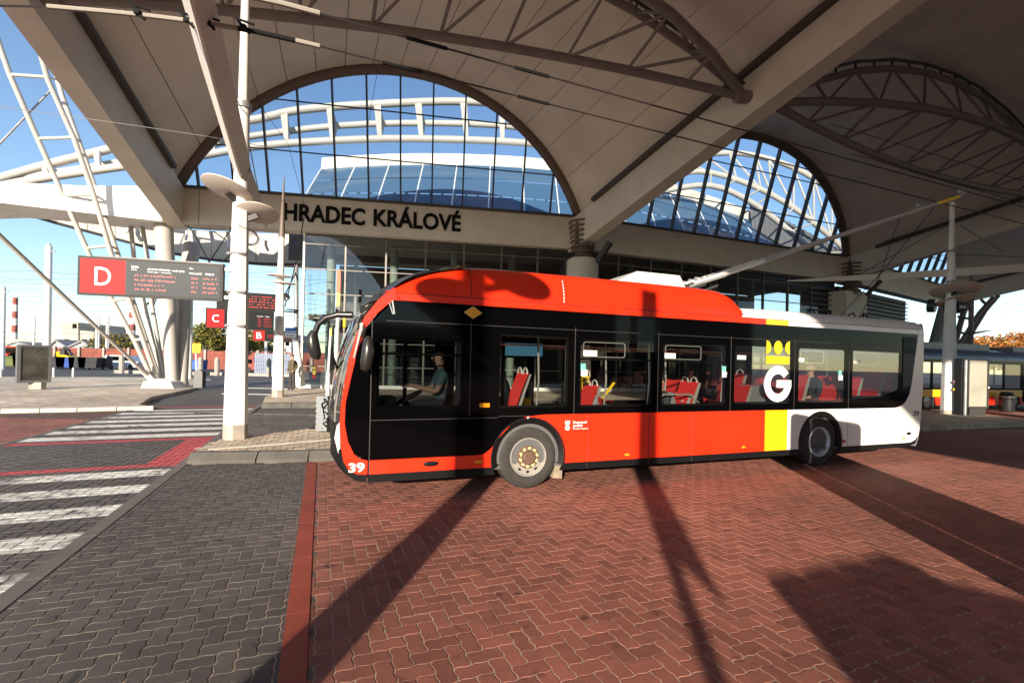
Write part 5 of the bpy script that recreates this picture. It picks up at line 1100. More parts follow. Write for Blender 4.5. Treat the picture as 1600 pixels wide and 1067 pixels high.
m = MB(); m.tube([at(517, 515, 19.5), at(513, 582, 19.5)], .05, 7); m.tube([at(513, 582, 19.5), at(512, 628, 19.5)], .085, 7); m.build('marker_shaft', white_paint, mp2, smooth=40)
m = MB(); m.bar(at(517.5, 512, 19.48), at(517, 525, 19.48), .08, .06, up=(0, 1, 0)); m.build('yellow_band', yellow_paint, mp2)
mp3 = thing('marker_plate', 'yellow and red striped marker inside the glass wall', 'marker', at(491, 590, 27.2))
for v0, v1, mm in ((573, 579, yellow_paint), (579, 585, yellow_paint), (585, 592, red_sign)):
    m = MB(); m.bar(at(491.3, v0, 27.2), at(491, v1, 27.2), .18, .06, up=(0, 1, 0)); m.build('marker_band', mm, mp3)
# corrugated guard post with a folded black frame (bicycle rack folded) in front of the bus nose
gp = thing('ribbed_post', 'grey ribbed plastic guard post half hidden by the bus nose', 'post', ground_at(505, 672, .17))
b0 = ground_at(505, 674, .17); m = MB()
for i in range(13): m.box(b0 + V((0, 0, .06 + i * .062)), (.28 if i % 2 else .25, .22, .058))
m.build('guard_body', mat('guard_grey', (.20, .22, .23), .5), gp)
fb = thing('folded_cables', 'tangle of black cable hanging on the grey ribbed post', 'cable', ground_at(515, 672, .17)); rn = random.Random(11); m = MB(); c = ground_at(513, 672, .17) + V((0, -.3, 0))
for q in range(6): m.tube(spl([c + V((rn.uniform(-.05, .2), rn.uniform(-.05, .05), .75 - .12 * i + rn.uniform(-.06, .06))) for i in range(7)], 3), .016, 5)
m.build('cable_loops', black_rubber, fb)
# ================================================================== OVERHEAD TROLLEY WIRES
wire_mat = mat('wire_dark', (0.035, 0.03, 0.03), 0.5, metal=.4)
def wire(name, label, pts, r=.009, cat='overhead wire', group=None, m_=wire_mat, n=5):
    m = MB(); m.tube([V(p) for p in pts], r, n); o = m.build(name, m_); return tag(o, label, cat, group)
G1 = lambda u, v: ground_at(u, v, 5.75)
a, b = G1(500, 22), G1(1600, 324); d = (b - a).normalized(); wire('trolley_wire', 'upper trolley wire crossing from the top centre to the right above the bus', [a, b, b + d * 14], .012)
a2, b2 = G1(500, 73), G1(1600, 350); d2_ = (b2 - a2).normalized(); wire('trolley_wire', 'lower trolley wire passing in front of the big arched window', [a2, b2, b2 + d2_ * 14], .012)
bar_white = mat('insulator_bar', (.30, .27, .23), .6)
tl = [G1(-600, 6), G1(-40, 9), G1(75, 11)]; wire('trolley_wire', 'short trolley wire at the top left leading to the pale contact bar', tl, .012)
cb = thing('contact_bar', 'pale curved contact rail with black clamps crossing in front of the pillar top', 'overhead fitting', G1(250, 30)); 
m = MB(); m.tube(spl([G1(75, 11), G1(200, 22), G1(300, 34), G1(372, 45)], 4), .026, 7); m.build('contact_tube', bar_white, cb, smooth=50)
m = MB(); m.tube([G1(372, 45), G1(400, 50), G1(462, 64)], .028, 7); m.build('insulator_sleeve', black_rubber, cb, smooth=50)
m = MB(); m.tube([G1(462, 64), a2], .028, 7); m.build('contact_tube', bar_white, cb, smooth=50)
m = MB()
for u, v in ((215, 20), (292, 32), (325, 36), (380, 42)):
    p = G1(u, v); m.tube([p + V((-.1, 0, .12)), p, p + V((.06, .03, -.06))], .018, 6); m.tube([p + V((-.1, 0, .1)), p + V((.1, .05, .06))], .014, 6); m.box(p, (.06, .045, .045))
m.build('wire_clamp', black_rubber, cb)
cb2 = thing('contact_bar', 'pale contact rail at the top edge left of centre', 'overhead fitting', G1(440, 6)); m = MB(); m.tube([G1(385, -6), G1(440, 6), a], .03, 7); m.build('contact_tube', bar_white, cb2, smooth=50)
for (A, fs, gname) in (((a, d), (1.2, 2.6), 'a'), ((a2, d2_), (1.0, 2.9), 'b')):
    for f in fs:
        p = A[0] + A[1] * f; m = MB(); m.tube([p - A[1] * .25, p + A[1] * .25], .022, 6); o = m.build('wire_splice', black_rubber); tag(o, ('left' if f < 2 else 'right') + ' black splice sleeve on the ' + ('upper' if gname == 'a' else 'lower') + ' trolley wire in front of the vault', 'overhead fitting', 'splice sleeves on the trolley wires')
wire('span_cable', 'thin grey span cable sloping in front of the left canopy beam', [at(-300, 130, 12.5), at(-20, 164, 14), at(208, 196, 15), at(320, 213, 16), at(430, 232, 18)], .012, m_=steel_grey)
wire('guy_wire', 'thin dark wire rising past the big arched window', [at(572, 215, 25.8), at(583, 150, 25), at(592, 100, 22)], .012)
wire('guy_wire', 'thin dark wire crossing the left part of the big arched window', [at(402, 160, 24), at(450, 225, 25), at(478, 330, 25)], .012)
wire('power_cable', 'black cable dropping beside the glass corner', [at(475, 340, 24), at(462, 412, 24), at(445, 480, 23.5)], .03, m_=black_rubber)
wire('power_cable', 'black cable sagging from the fascia to the D sign', [at(294, 352, 15), at(310, 378, 12.5), at(327, 410, 9.6)], .016, m_=black_rubber)
for i, (u0, v0, u1, v1) in enumerate(((1300, 195, 1600, 283), (1330, 240, 1600, 318), (1380, 378, 1486, 345), (1500, 352, 1570, 394), (1345, 428, 1480, 352))):
    wire('stay_wire', ('high dark stay wire under the right-hand vault', 'second dark stay wire under the right-hand vault, below the high one', 'short stay wire left of the right-hand pillar head', 'pale short stay wire right of the right-hand pillar head', 'long stay wire from the right-hand pillar head down to the left')[i], [at(u0, v0, 19), at(u1, v1, 18.9)], .014 if i != 3 else .03, m_=wire_mat if i != 3 else steel_grey)
# ================================================================== SECOND BUS at the right
bus2_blue = mat('bus_blue_grey', (0.07, 0.12, 0.22), .35, coat=.3)
b2 = thing('parked_bus', 'yellow and red bus with a blue-grey roof edge parked behind the pillar at the right', 'bus', (17.2, 20.9, 0), R(16))
L2 = 13.0
def s2(name, poly, material, y=0.0, th=.03, holes=(), parent=b2): m = MB(); m.prism(poly, (0, y, 0), X3, Z3, (0, th, 0), holes); return m.build(name, material, parent, local=True)
wins = [(0.25, 1.05), (1.75, 2.9), (3.05, 4.1), (5.2, 6.6), (6.75, 8.1), (8.25, 9.5), (10.6, 12.4)]; drs = [(1.1, 1.65), (4.2, 5.1), (9.6, 10.5)]
hol = [rrect(a_, b_, 1.15, 2.35, .04) for a_, b_ in wins]; dh = [rrect(a_, b_, .42, 2.35, .04) for a_, b_ in drs]
ar = lambda cx: [(cx + .56 * cos(R(q)), .48 + .56 * sin(R(q))) for q in range(-10, 191, 10)][::-1]
s2('window_band', [(0, 1.05), (L2, 1.05), (L2, 2.5), (.15, 2.5), (.02, 2.0)], bus_black, holes=hol)
for h in hol: s2('window', h, tint, y=.02, th=0)
s2('side_panel', [(0, .7), (L2, .7), (L2, 1.048), (0, 1.048)], bus_yellow, y=-.004)
s2('side_panel', [(0.02, .3), (2.1, .3)] + ar(2.7)[1:-1] + [(3.3, .3), (8.3, .3)] + ar(8.9)[1:-1] + [(9.5, .3), (L2, .3), (L2, .698), (9.4, .698), (9.3, .85), (8.9, 1.02), (8.45, .85), (8.4, .698), (3.2, .698), (3.0, .9), (2.7, 1.0), (2.3, .85), (2.2, .698), (0.02, .698)], bus_red)
s2('side_panel', [(0.75, .3), (1.05, .3), (1.25, .75), (1.5, 1.04), (1.0, 1.04), (.85, .7)], bus_red, y=-.01)
for h in dh:
    o = s2('door', h, bus_black, y=-.012, th=.03); x0 = min(p[0] for p in h); x1 = max(p[0] for p in h)
    s2('door_pane', rrect(x0 + .06, x1 - .06, .55, 2.25, .03), tint, y=-.02, th=0, parent=o)
m = MB(); m.quads([[V((x, y, z)) for x in (.12, L2)] for y, z in ((-.005, 2.5), (.0, 2.75), (.12, 2.95), (.4, 3.04), (1.3, 3.08), (2.2, 3.04), (2.5, 2.75), (2.55, 2.5))]); m.build('roof', bus2_blue, b2, local=True, smooth=30)
m = MB(); m.box((5, 1.27, 3.2), (6, 1.5, .3)); m.box((10.8, 1.27, 3.18), (2, 1.6, .25)); m.build('roof_unit', steel_grey, b2, local=True)
m = MB(); m.quads([[V((-.22 * (1 - abs(2 * y / 2.55 - 1) ** 2.5) + dx, y, z)) for y in [2.55 * q / 8 for q in range(9)]] for z, dx in ((.3, .05), (1.0, 0), (2.0, .02), (2.5, .15), (2.95, .3))]); m.build('windscreen', bus_black, b2, local=True, smooth=50)
m = MB(); m.box((L2 / 2, 1.3, .36), (L2 - .2, 2.4, .1)); m.box((L2 / 2, 2.53, .8), (L2, .03, .8)); m.box((3.2, 2.5, 1.8), (5.6, .03, 1.4)); m.box((9.6, 2.5, 1.8), (2.8, .03, 1.4)); m.box((L2 / 2, 1.3, 2.45), (L2 - .3, 2.4, .04)); m.box((L2, 1.27, 1.5), (.04, 2.5, 2.6)); m.build('inner_body', bus_trim, b2, local=True)  # solid dark far-side panels added to keep the windows dark
for i in range(7): m = MB(); m.bar((.3 + i * 2.0, 2.53, 1.2), (.3 + i * 2.0, 2.53, 2.5), .12, .03, up=(0, 1, 0)); m.build('window_post', bus_trim, b2, local=True)
for cx in (2.7, 8.9):
    m = MB(); m.lathe([(0, .06), (.16, .03), (.27, .05), (.285, .0), (.45, 0), (.478, .04), (.478, .28), (0, .28)], (cx, .0, .478), (0, 1, 0), 28); w_ = m.build('wheel', tyre_mat, b2, local=True, smooth=40)
    m = MB(); m.lathe([(0, .0), (.1, .0), (.16, .035), (.26, .03), (.28, -.01)], (cx, -.005, .478), (0, 1, 0), 24); m.build('rim', rim_mat, w_, local=True, smooth=40)
m = MB(); m.tube([(-.1, -.05, 2.4), (-.3, -.2, 2.35), (-.32, -.25, 1.9)], [.04, .06, .08], 8); m.build('mirror', black_plastic, b2, local=True, smooth=40)
m = MB(); m.tube([(1.85, -.03, 1.25), (2.2, -.03, 1.3)], .01, 5); m.build('wiper', steel_grey, b2, local=True)
# ------------------------------------------------------------------ right hand furniture
LB = ground_at(1528, 655, 0.0)
lb = thing('poster_case', 'pale lit poster case on a dark stand in front of the yellow and red bus', 'advertising case', LB)
W3, H3 = 1.02, 2.0; axl = V((cos(R(8)), sin(R(8)), 0)); nl = V((axl.y, -axl.x, 0)); o_ = LB - axl * (W3 / 2)
m = MB(); m.prism(rrect(0, W3, .45, .45 + H3, .06), o_, axl, Z3, nl * -.22, [rrect(.07, W3 - .07, .52, .40 + H3, .03)]); m.build('case_frame', dark_steel, lb)
m = MB(); m.prism(rrect(.07, W3 - .07, .52, .40 + H3, .03), o_ + nl * -.03, axl, Z3, nl * -.14); m.build('poster', mat('poster_pale', (.36, .35, .28), .25, var=.15, scale=1.2), lb)
m = MB(); m.prism([(-.32, 0.05), (0.0, .05), (0.0, .46 + H3), (-.32, .46 + H3)], o_, axl, Z3, nl * -.22); m.build('side_cheek', black_plastic, lb)
m = MB(); m.box(LB + V((0, .1, .24)), (.66, .16, .48)); m.build('case_stand', dark_steel, lb)
m = MB(); m.box(o_ + axl * (W3 - .04) + nl * .01 + V((0, 0, 1.3)), (.05, .03, .06)); m.build('case_lock', white_print, lb)
m = MB(); m.tube([o_ + axl * -.24 + V((0, -.1, 0)), o_ + axl * -.24 + V((0, -.1, 2.4))], .05, 8); m.build('case_post', steel_grey, lb)
BN = ground_at(1573, 643, 0.0); bn = thing('litter_bin', 'dark round litter bin between the poster case and the bus wheel', 'bin', BN)
m = MB(); m.lathe([(.0, 0), (.26, 0), (.28, .1), (.28, .82), (.24, .86), (.24, .95), (.0, 1.0)], BN, (0, 0, 1), 18); m.build('bin_body', black_plastic, bn, smooth=40)
m = MB(); m.lathe([(.285, .70), (.29, .74), (.285, .78)], BN, (0, 0, 1), 18); m.build('bin_band', steel_grey, bn)
rk = thing('raking_columns', 'dark raking steel legs against the sky at the right behind the pillar', 'column', (27, 34, 0))
for pts, r in (([(1460, 545, 36), (1478, 480, 36), (1486, 460, 36)], .45), ([(1490, 545, 37), (1505, 490, 37), (1516, 465, 37)], .2), ([(1495, 545, 35), (1530, 490, 35), (1552, 465, 35)], .16), ([(1503, 545, 35), (1540, 485, 35), (1560, 462, 35)], .14)):
    m = MB(); m.tube([at(*p) for p in pts], r, 9); m.build('leg', steel_grey if r > .3 else truss_grey, rk, smooth=50)
for p, q in (((1497, 495, 36), (1524, 500, 36)), ((1494, 518, 36), (1512, 522, 36)), ((1533, 468, 35), (1545, 480, 35))): m = MB(); m.tube([at(*p), at(*q)], .1, 6); m.build('brace', truss_grey, rk)
dp = thing('lamp_post', 'dark post with a pointed side arm at the right, behind the poster case', 'lamp post', at(1517, 640, 28))
m = MB(); m.tube([at(1516, 648, 28), at(1518, 430, 28)], .13, 9); m.build('post_shaft', truss_grey, dp, smooth=40)
m = MB(); m.bar(at(1518, 521, 27.9), at(1551, 516, 27.5), .14, .16, .03, .03); m.bar(at(1516, 521, 28), at(1494, 518, 28), .1, .12, .04, .04); m.build('side_arm', dark_steel, dp)
RP = [(1.2, 22.0), (15.5, 18.4), (24.5, 17.2), (40, 20), (45, 34), (27, 38), (14, 27)]
# ================================================================== LEFT SIDE FURNITURE
AC = ground_at(55, 608, .10); ac = thing('poster_case', 'grey free-standing poster case on the pale pavement at the left', 'advertising case', AC)
axl = V((cos(R(58)), sin(R(58)), 0)); nl = V((axl.y, -axl.x, 0)); o_ = AC - axl * .5
m = MB(); m.prism(rrect(-.12, 1.05, .32, 2.12, .04), o_, axl, Z3, nl * -.28, [rrect(.0, .95, .42, 2.02, .02)]); m.build('case_frame', mat('case_grey', (.13, .13, .13), .4), ac)
m = MB(); m.prism(rrect(0, .95, .42, 2.02, .02), o_ + nl * -.03, axl, Z3, nl * -.2); m.build('poster', mat('poster_dim', (.075, .07, .06), .12, var=.5, scale=2.2), ac)
m = MB(); m.box(AC + V((0, .1, .16)), (.6, .25, .34)); m.build('case_stand', concrete, ac)
LBN = ground_at(309, 606, .10); lbn = thing('litter_bin', 'grey arched litter bin on the pavement edge left of the large pillar', 'bin', LBN)
m = MB(); pr = [(-.21, 0), (.21, 0), (.21, .80)] + arc(0, .80, .21, 0, 180, 10)[1:-1] + [(-.21, .80)]; m.prism(pr, LBN, (cos(R(12)), sin(R(12)), 0), Z3, (0, .3, 0)); m.build('bin_body', mat('bin_grey', (.11, .11, .105), .5), lbn)
m = MB(); m.box(LBN + V((.215, .17, .5)), (.012, .2, .8)); m.build('bin_door', black_plastic, lbn)
YS = at(320, 575, 33); ys = thing('yellow_sign', 'small yellow notice sign on a thin post left of the large pillar', 'sign', at(307, 578, 33))
m = MB(); m.tube([at(306.5, 580, 33), at(306, 552, 33)], .05, 7); m.build('sign_post', white_paint, ys)
m = MB(); A = at(300.5, 551, 32.95); m.prism([(0, 0), (.58, 0), (.58, .68), (0, .68)], A, (1, 0, 0), Z3, (0, .03, 0)); m.build('sign_plate', yellow_paint, ys)
m = MB(); m.prism(circ(.29, .5, .1, 12), A + V((0, -.006, 0)), (1, 0, 0), Z3, (0, .006, 0), [circ(.29, .5, .06, 12)]); m.box(A + V((.29, -.004, .25)), (.4, .006, .05)); m.box(A + V((.29, -.004, .14)), (.3, .006, .05)); m.build('sign_print', black_plastic, ys)
# bollards
bl = None
for i, (u, v) in enumerate(((83.5, 591), (114, 591), (1, 591))):
    p = ground_at(u, v, 0)
    if bl is None:
        bl = thing('bollard', 'slim white bollard nearest the thick white overhead-line post', 'bollard', p, 0, 'white bollards behind the pavement'); m = MB(); m.tube([(0, 0, 0), (0, 0, .74), (0, 0, .78)], [.06, .06, .03], 8); m.build('bollard_shaft', white_paint, bl, local=True, smooth=40)
    else: c = copy_tree(bl); c.location = p; c['label'] = ('', 'slim white bollard right of the other, farther from the thick white post', 'slim white bollard at the left frame edge')[i]
# tall overhead-line posts
def post(u, v0, v1, Y, r, label, group=None):
    b = at(u, v1, Y); t = thing('line_post', label, 'post', (b.x, b.y, 0), 0, group); e = at(u + (v1 - v0) * .0223, v0, Y); m = MB(); m.tube([(b.x, b.y, 0), (e.x, e.y, e.z)], [r, r * .8], 10); m.build('post_shaft', pil_white, t, smooth=40)
    m = MB(); m.bar(e + V((-.5, 0, -.4)), e + V((.5, 0, -.4)), .08, .08); m.tube([e + V((-.3, 0, -.5)), e + V((-.3, 0, -.25))], .05, 6); m.tube([e, e + V((0, 0, .15))], .1, 8); m.build('post_bracket', steel_grey, t)
    return t
post(72, 384, 590, 33.5, .25, 'thick white overhead-line post behind the poster case at the left')
post(3, 450, 578, 46, .22, 'white overhead-line post at the left frame edge')
post(295, 400, 585, 35, .22, 'white overhead-line post behind the raking columns')
for i, (u, v0, Y) in enumerate(((52, 495, 75), (150, 496, 80), (153, 496, 82), (166, 495, 85), (168, 494, 88), (385, 520, 60), (415, 528, 62))):
    post(u, v0, 572, Y, .2, ('thin far line post above the poster case at the left', 'left post of the far pair by the cream factory', 'far line post just right of the left one of its pair', 'left post of the far pair near the brownish tree', 'right post of the far pair near the brownish tree', 'thin far line post left of the B sign', 'thin far line post below the B sign')[i], 'thin far overhead-line posts')
rn = random.Random(4)
for i in range(13):
    v0 = 425 + i * 9.5; Y = 40 + 3 * (i % 5); pts = [at(u, v0 + rn.uniform(-1.5, 1.5) + (u - 150) * rn.uniform(-.01, .03) + 3 * sin(u / 90), Y) for u in range(-380, 521, 60)]
    wire('line_wire', 'thin dark overhead line at the left, number %d from the top of thirteen' % (i + 1), pts, .013, group='overhead lines across the left sky', n=4)
for i in range(6):
    pts = [at(u, 470 + i * 11 + (u - 1440) * .03 + rn.uniform(-1, 1), 45) for u in range(1440, 1891, 45)]
    wire('line_wire', 'thin dark overhead line at the right, number %d from the top of six' % (i + 1), pts, .013, group='overhead lines across the right sky', n=4)
# ------------------------------------------------------------------ yard wall, vehicles and buildings beyond
brick_red = mat('yard_brick', (0.22, 0.060, 0.040), .8, var=.25, scale=1.5)
yw = thing('yard_wall', 'long low red-brown wall closing the yard at the left', 'wall', (-50, 60, 0))
x = -148.0; 
while x < -8:
    m = MB(); y = 66 - .10 * (x + 50); m.prism([(.03, .0), (3.95, .0), (3.95, 2.6), (.03, 2.6)], (x, y, 0), (cos(R(-5.7)), sin(R(-5.7)), 0), Z3, (0, .3, 0)); m.build('wall_panel', brick_red, yw)
    m = MB(); m.bar((x, y - .1, 0), (x, y - .1, 2.8), .3, .3, up=(0, 1, 0)); m.build('wall_post', concrete, yw); x += 4
# pale stubby concrete posts and a blue slatted fence
fe = thing('slatted_fence', 'blue-grey upright slatted fence between the two white pillars', 'fence', (-27, 57, 0))
for i in range(26):
    p = at(399 + i * 2.9, 574, 52); m = MB(); m.bar((p.x, p.y, 0), (p.x, p.y, 2.3), .17, .05, up=(0, 1, 0)); m.build('slat', mat('slat_blue', (.20, .24, .34), .6) if 'slat_blue' not in MATS else MATS['slat_blue'], fe)
for i, (u, v0) in enumerate(((285, 560), (313, 560), (339, 558), (420, 560), (190, 558))):
    p = at(u, 578, 44); t = thing('concrete_post', ('pale concrete post behind the raking columns', 'pale concrete post behind the litter bin', 'pale concrete post at the left edge of the large pillar', 'pale concrete post in front of the blue slatted fence', 'pale concrete post near the white parked car')[i], 'post', (p.x, p.y, 0), 0, 'concrete posts before the yard wall'); m = MB(); m.tube([(p.x, p.y, 0), (p.x, p.y, 1.5), (p.x, p.y, 1.75)], [.22, .22, .1], 8); m.build('post_shaft', concrete, t, smooth=40)
lw = MB(); a, b = at(180, 583, 45), at(460, 583, 45); lw.bar((a.x, a.y, .12), (b.x, b.y, .12), .3, .3); o = lw.build('low_wall', concrete); tag(o, 'pale low kerb wall in front of the yard wall', 'wall')
# waste containers and vehicles (far and small)
def container(u, v, Y, col, label, w=2.2, h=1.25, lid=None):
    p = at(u, v, Y); t = thing('waste_container', label, 'container', (p.x, p.y, 0)); P0 = V((p.x, p.y, 0))
    m = MB(); m.prism([(-w * .45, .2), (w * .45, .2), (w * .5, h), (-w * .5, h)], P0, (1, 0, 0), Z3, (0, 1.0, 0)); m.build('container_body', mat('container', col, .5), t)
    m = MB(); m.prism([(-w * .52, h), (w * .52, h), (w * .5, h + .14), (-w * .5, h + .14)], P0, (1, 0, 0), Z3, (0, 1.0, 0)); m.build('container_lid', mat('container_lid', lid or tuple(c_ * .5 for c_ in col), .5), t)
    m = MB(); 
    for q in (-.35, .35): m.tube([P0 + V((q * w, -.02, .12)), P0 + V((q * w, .1, .12))], .12, 8)
    m.build('container_wheel', black_rubber, t)
for a_ in ((16, 573, 52, (.10, .12, .02), 'olive green container at the far left edge'), (34, 573, 52, (.03, .03, .03), 'black container next to the olive green one'), (86, 573, 52, (.02, .02, .025), 'black container right of the thick white post'),
           (101, 573, 52, (.01, .06, .28), 'bright blue container in the row by the wall'), (120, 573, 52, (.02, .02, .025), 'black container with blue and yellow marks', 2.0), (136, 573, 52, (.015, .015, .018), 'black container with white marks'), (150, 573, 53, (.02, .02, .02), 'black container at the right end of the row'),
           (262, 573, 55, (.02, .12, .4), 'bright blue container behind the raking columns'), (302, 573, 55, (.02, .10, .38), 'blue container behind the yellow notice sign')):
    container(*a_)
def van(u, v, Y, col, label, flip=1, L=4.2, h=1.7):
    p = at(u, v, Y); t = thing('parked_car', label, 'car', (p.x, p.y, 0)); P0 = V((p.x, p.y, 0)); f = flip
    m = MB(); m.prism([(-L / 2 * f, .3), (L / 2 * f, .3), (L / 2 * f, h * .55), (L * .38 * f, h * .6), (L * .22 * f, h), (-L * .45 * f, h), (-L / 2 * f, h * .6)], P0, (1, 0, 0), Z3, (0, 1.7, 0)); m.build('body', mat('car_paint', col, .3, coat=.4), t)
    m = MB(); m.prism([(-L * .42 * f, h * .62), (L * .30 * f, h * .62), (L * .2 * f, h * .92), (-L * .4 * f, h * .92)], P0 + V((0, -.01, 0)), (1, 0, 0), Z3, (0, .02, 0)); m.build('side_window', bus_black, t)
    for q in (-.3, .3): m = MB(); m.lathe([(0, 0), (.3, 0), (.32, .05), (.32, .2)], P0 + V((L * q, -.03, .32)), (0, 1, 0), 14); m.build('wheel', tyre_mat, t)
van(18, 565, 60, (.55, .03, .02), 'red van behind the containers at the far left', 1, 4.6, 2.6); van(36, 566, 60, (.55, .04, .03), 'red van with pale roof left of the poster case', -1, 4.2, 2.7); van(188, 574, 56, (.7, .7, .7), 'white car parked by the wall right of the thin strut'); van(375, 573, 56, (.25, .05, .04), 'dark red car between the large pillar and the fence', -1, 3.6)
ex = thing('yellow_loader', 'small yellow loader with a dark arm behind the containers', 'loader', at(97, 560, 62)); A = at(97, 561, 62)
m = MB(); m.prism([(-1.2, -.3), (1.1, -.3), (1.1, .3), (.3, .6), (-.3, 1.1), (-1.0, .9)], A, (1, 0, 0), Z3, (0, 1.5, 0)); m.build('loader_body', yellow_paint, ex)
m = MB(); m.bar(A + V((-.8, .2, .7)), A + V((.2, .2, 1.6)), .25, .3); m.bar(A + V((.2, .2, 1.6)), A + V((1.1, .2, .6)), .25, .25); m.box(A + V((.1, .3, 1.0)), (.7, .9, .7)); m.build('loader_arm', dark_steel, ex)
# chimneys
def chimney(u, v0, v1, Y, r, label, cols):
    b, e = at(u, v1, Y), at(u + .4, v0, Y); t = thing('chimney', label, 'chimney', (b.x, b.y, 0)); n = len(cols)
    for i, c_ in enumerate(cols):
        f0, f1 = i / n, (i + 1) / n; z0, z1 = b.z + (e.z - b.z) * f0, b.z + (e.z - b.z) * f1; m = MB(); m.tube([(b.x, b.y, z0), (b.x, b.y, z1)], [r * (1.15 - .2 * f0), r * (1.15 - .2 * f1)], 14); m.build('chimney_band', c_, t, smooth=40)
ch_w = mat('chimney_white', (.66, .64, .60), .8); ch_r = mat('chimney_red', (.27, .075, .06), .8)
chimney(22.5, 465, 530, 380, 1.7, 'tall red and white striped chimney at the far left', [ch_w, ch_r, ch_w, ch_r, ch_w, ch_r])
chimney(205.5, 488, 545, 420, 2.6, 'red and white striped chimney seen between the mast tubes', [ch_w, ch_w, ch_w, ch_r, ch_w, ch_r])
def block(name, label, poly, Y, dep, material, roof=None, wins=None):
    P_ = [at(u, v, Y) for u, v in poly]; c = sum(P_, V((0, 0, 0))) / len(P_); t = thing(name, label, 'building', (c.x, Y, 0)); o = at(0, 560, Y); zb = -.05
    pl = [(p.x, p.z) for p in P_]; m = MB(); m.prism(pl, (0, Y, 0), (1, 0, 0), Z3, (0, dep, 0)); m.build('wall', material, t)
    if roof:
        R_ = [at(u, v, Y - .5) for u, v in roof]; m = MB(); m.prism([(p.x, p.z) for p in R_], (0, Y - .5, 0), (1, 0, 0), Z3, (0, dep + 1, 0)); m.build('roof', mat('roof_grey', (.22, .22, .23), .8) if 'roof_grey' not in MATS else MATS['roof_grey'], t)
    for (u0, v0, u1, v1) in wins or ():
        a_, b_ = at(u0, v1, Y - .05), at(u1, v0, Y - .05); m = MB(); m.prism([(a_.x, a_.z), (b_.x, a_.z), (b_.x, b_.z), (a_.x, b_.z)], (0, Y - .06, 0), (1, 0, 0), Z3, (0, .1, 0)); m.build('window', bus_black, t)
    return t
fact = mat('factory_cream', (.44, .38, .30), .85, var=.08, scale=.1)
block('factory', 'tall cream factory block on the horizon behind the thin strut', [(96, 560), (96, 503), (122, 504), (122, 560)], 240, 30, fact, None, [(113, 506, 120, 513), (100, 530, 108, 535)])
block('factory', 'long low cream wing right of the taller factory block', [(122.3, 560), (122.3, 516), (156, 519), (156, 560)], 241, 30, fact, None, [(128, 530, 136, 535), (140, 530, 148, 535)])
block('shed', 'long low pale shed roof above the yard wall at the left', [(0, 552), (0, 541), (24, 534), (50, 540), (50, 552)], 130, 12, mat('shed_pale', (.5, .48, .45), .8), [(-2, 541), (24, 533), (52, 540), (52, 542), (24, 535.5), (-2, 543)])
block('shed', 'grey twin-gabled shed roof below the cream factory', [(70, 553), (70, 543), (86, 531), (104, 542), (126, 532), (146, 543), (146, 553)], 120, 12, mat('shed_grey', (.35, .35, .35), .8), [(69, 544), (86, 530), (104, 541.5), (126, 531), (147, 543), (147, 546), (126, 534), (104, 544), (86, 533), (69, 547)])
block('white_hall', 'white flat-roofed hall behind the raking columns', [(262, 560), (262, 525), (300, 525), (300, 560)], 110, 20, mat('hall_white', (.72, .72, .72), .7), None, [(266, 540, 276, 550), (280, 540, 290, 550)])
block('long_shed', 'long low pale shed behind the tree at the yard edge', [(280, 556), (280, 542), (450, 546), (450, 556)], 100, 14, MATS['shed_pale'], [(279, 543), (279, 538), (451, 543), (451, 547)])
block('house', 'small house with pale walls beside the standing man', [(430, 556), (430, 530), (441, 522), (455, 530), (455, 556)], 90, 10, MATS['shed_pale'], [(428, 531), (441, 520), (457, 531), (457, 533), (441, 523), (428, 533)], [(434, 534, 440, 540), (446, 534, 452, 540)])
# trees
def leaf_mesh(cols, n, R3, leaf, rn, sparse=.0):
    VV, FF, MI = [], [], []; cl = [(V((rn.uniform(-1, 1), rn.uniform(-1, 1), rn.uniform(-.75, 1))), rn.uniform(.28, .5)) for _ in range(26)]
    cl = [(c_ * (1 / max(1, c_.length) * .78), r_) for c_, r_ in cl]
    for _ in range(n):
        c_, r_ = rn.choice(cl); p = V((rn.gauss(0, 1), rn.gauss(0, 1), rn.gauss(0, 1))).normalized() * r_ * rn.uniform(.55, 1.05) + c_
        p = V((p.x * R3[0], p.y * R3[1], p.z * R3[2])); a_, b_ = rn.uniform(0, 6.28), rn.uniform(-1, 1); x = V((cos(a_), sin(a_), b_ * .6)).normalized() * leaf * rn.uniform(.6, 1.3); y = x.cross(V((rn.uniform(-1, 1), rn.uniform(-1, 1), rn.uniform(.2, 1)))).normalized() * leaf * .6
        b = len(VV); VV += [p - x, p - y, p + x, p + y]; FF.append((b, b + 1, b + 2, b + 3)); MI.append(rn.choices(range(len(cols)), [3, 2, 1][:len(cols)])[0])
    me = bpy.data.meshes.new('crown'); me.from_pydata([tuple(v) for v in VV], [], FF)
    for c_ in cols: me.materials.append(c_)
    me.polygons.foreach_set('material_index', MI); return me
def leafm(name, col):
    m = mat(name, col, .6, var=.25, scale=.8); return m
lg, lo, ly = leafm('leaf_green', (.10, .125, .025)), leafm('leaf_olive', (.20, .16, .03)), leafm('leaf_yellow', (.38, .26, .035)); lr, lor = leafm('leaf_orange', (.42, .15, .025)), leafm('leaf_rust', (.30, .10, .025)); lgd = leafm('leaf_dark', (.045, .06, .025))
bark = mat('bark', (.09, .065, .045), .9)
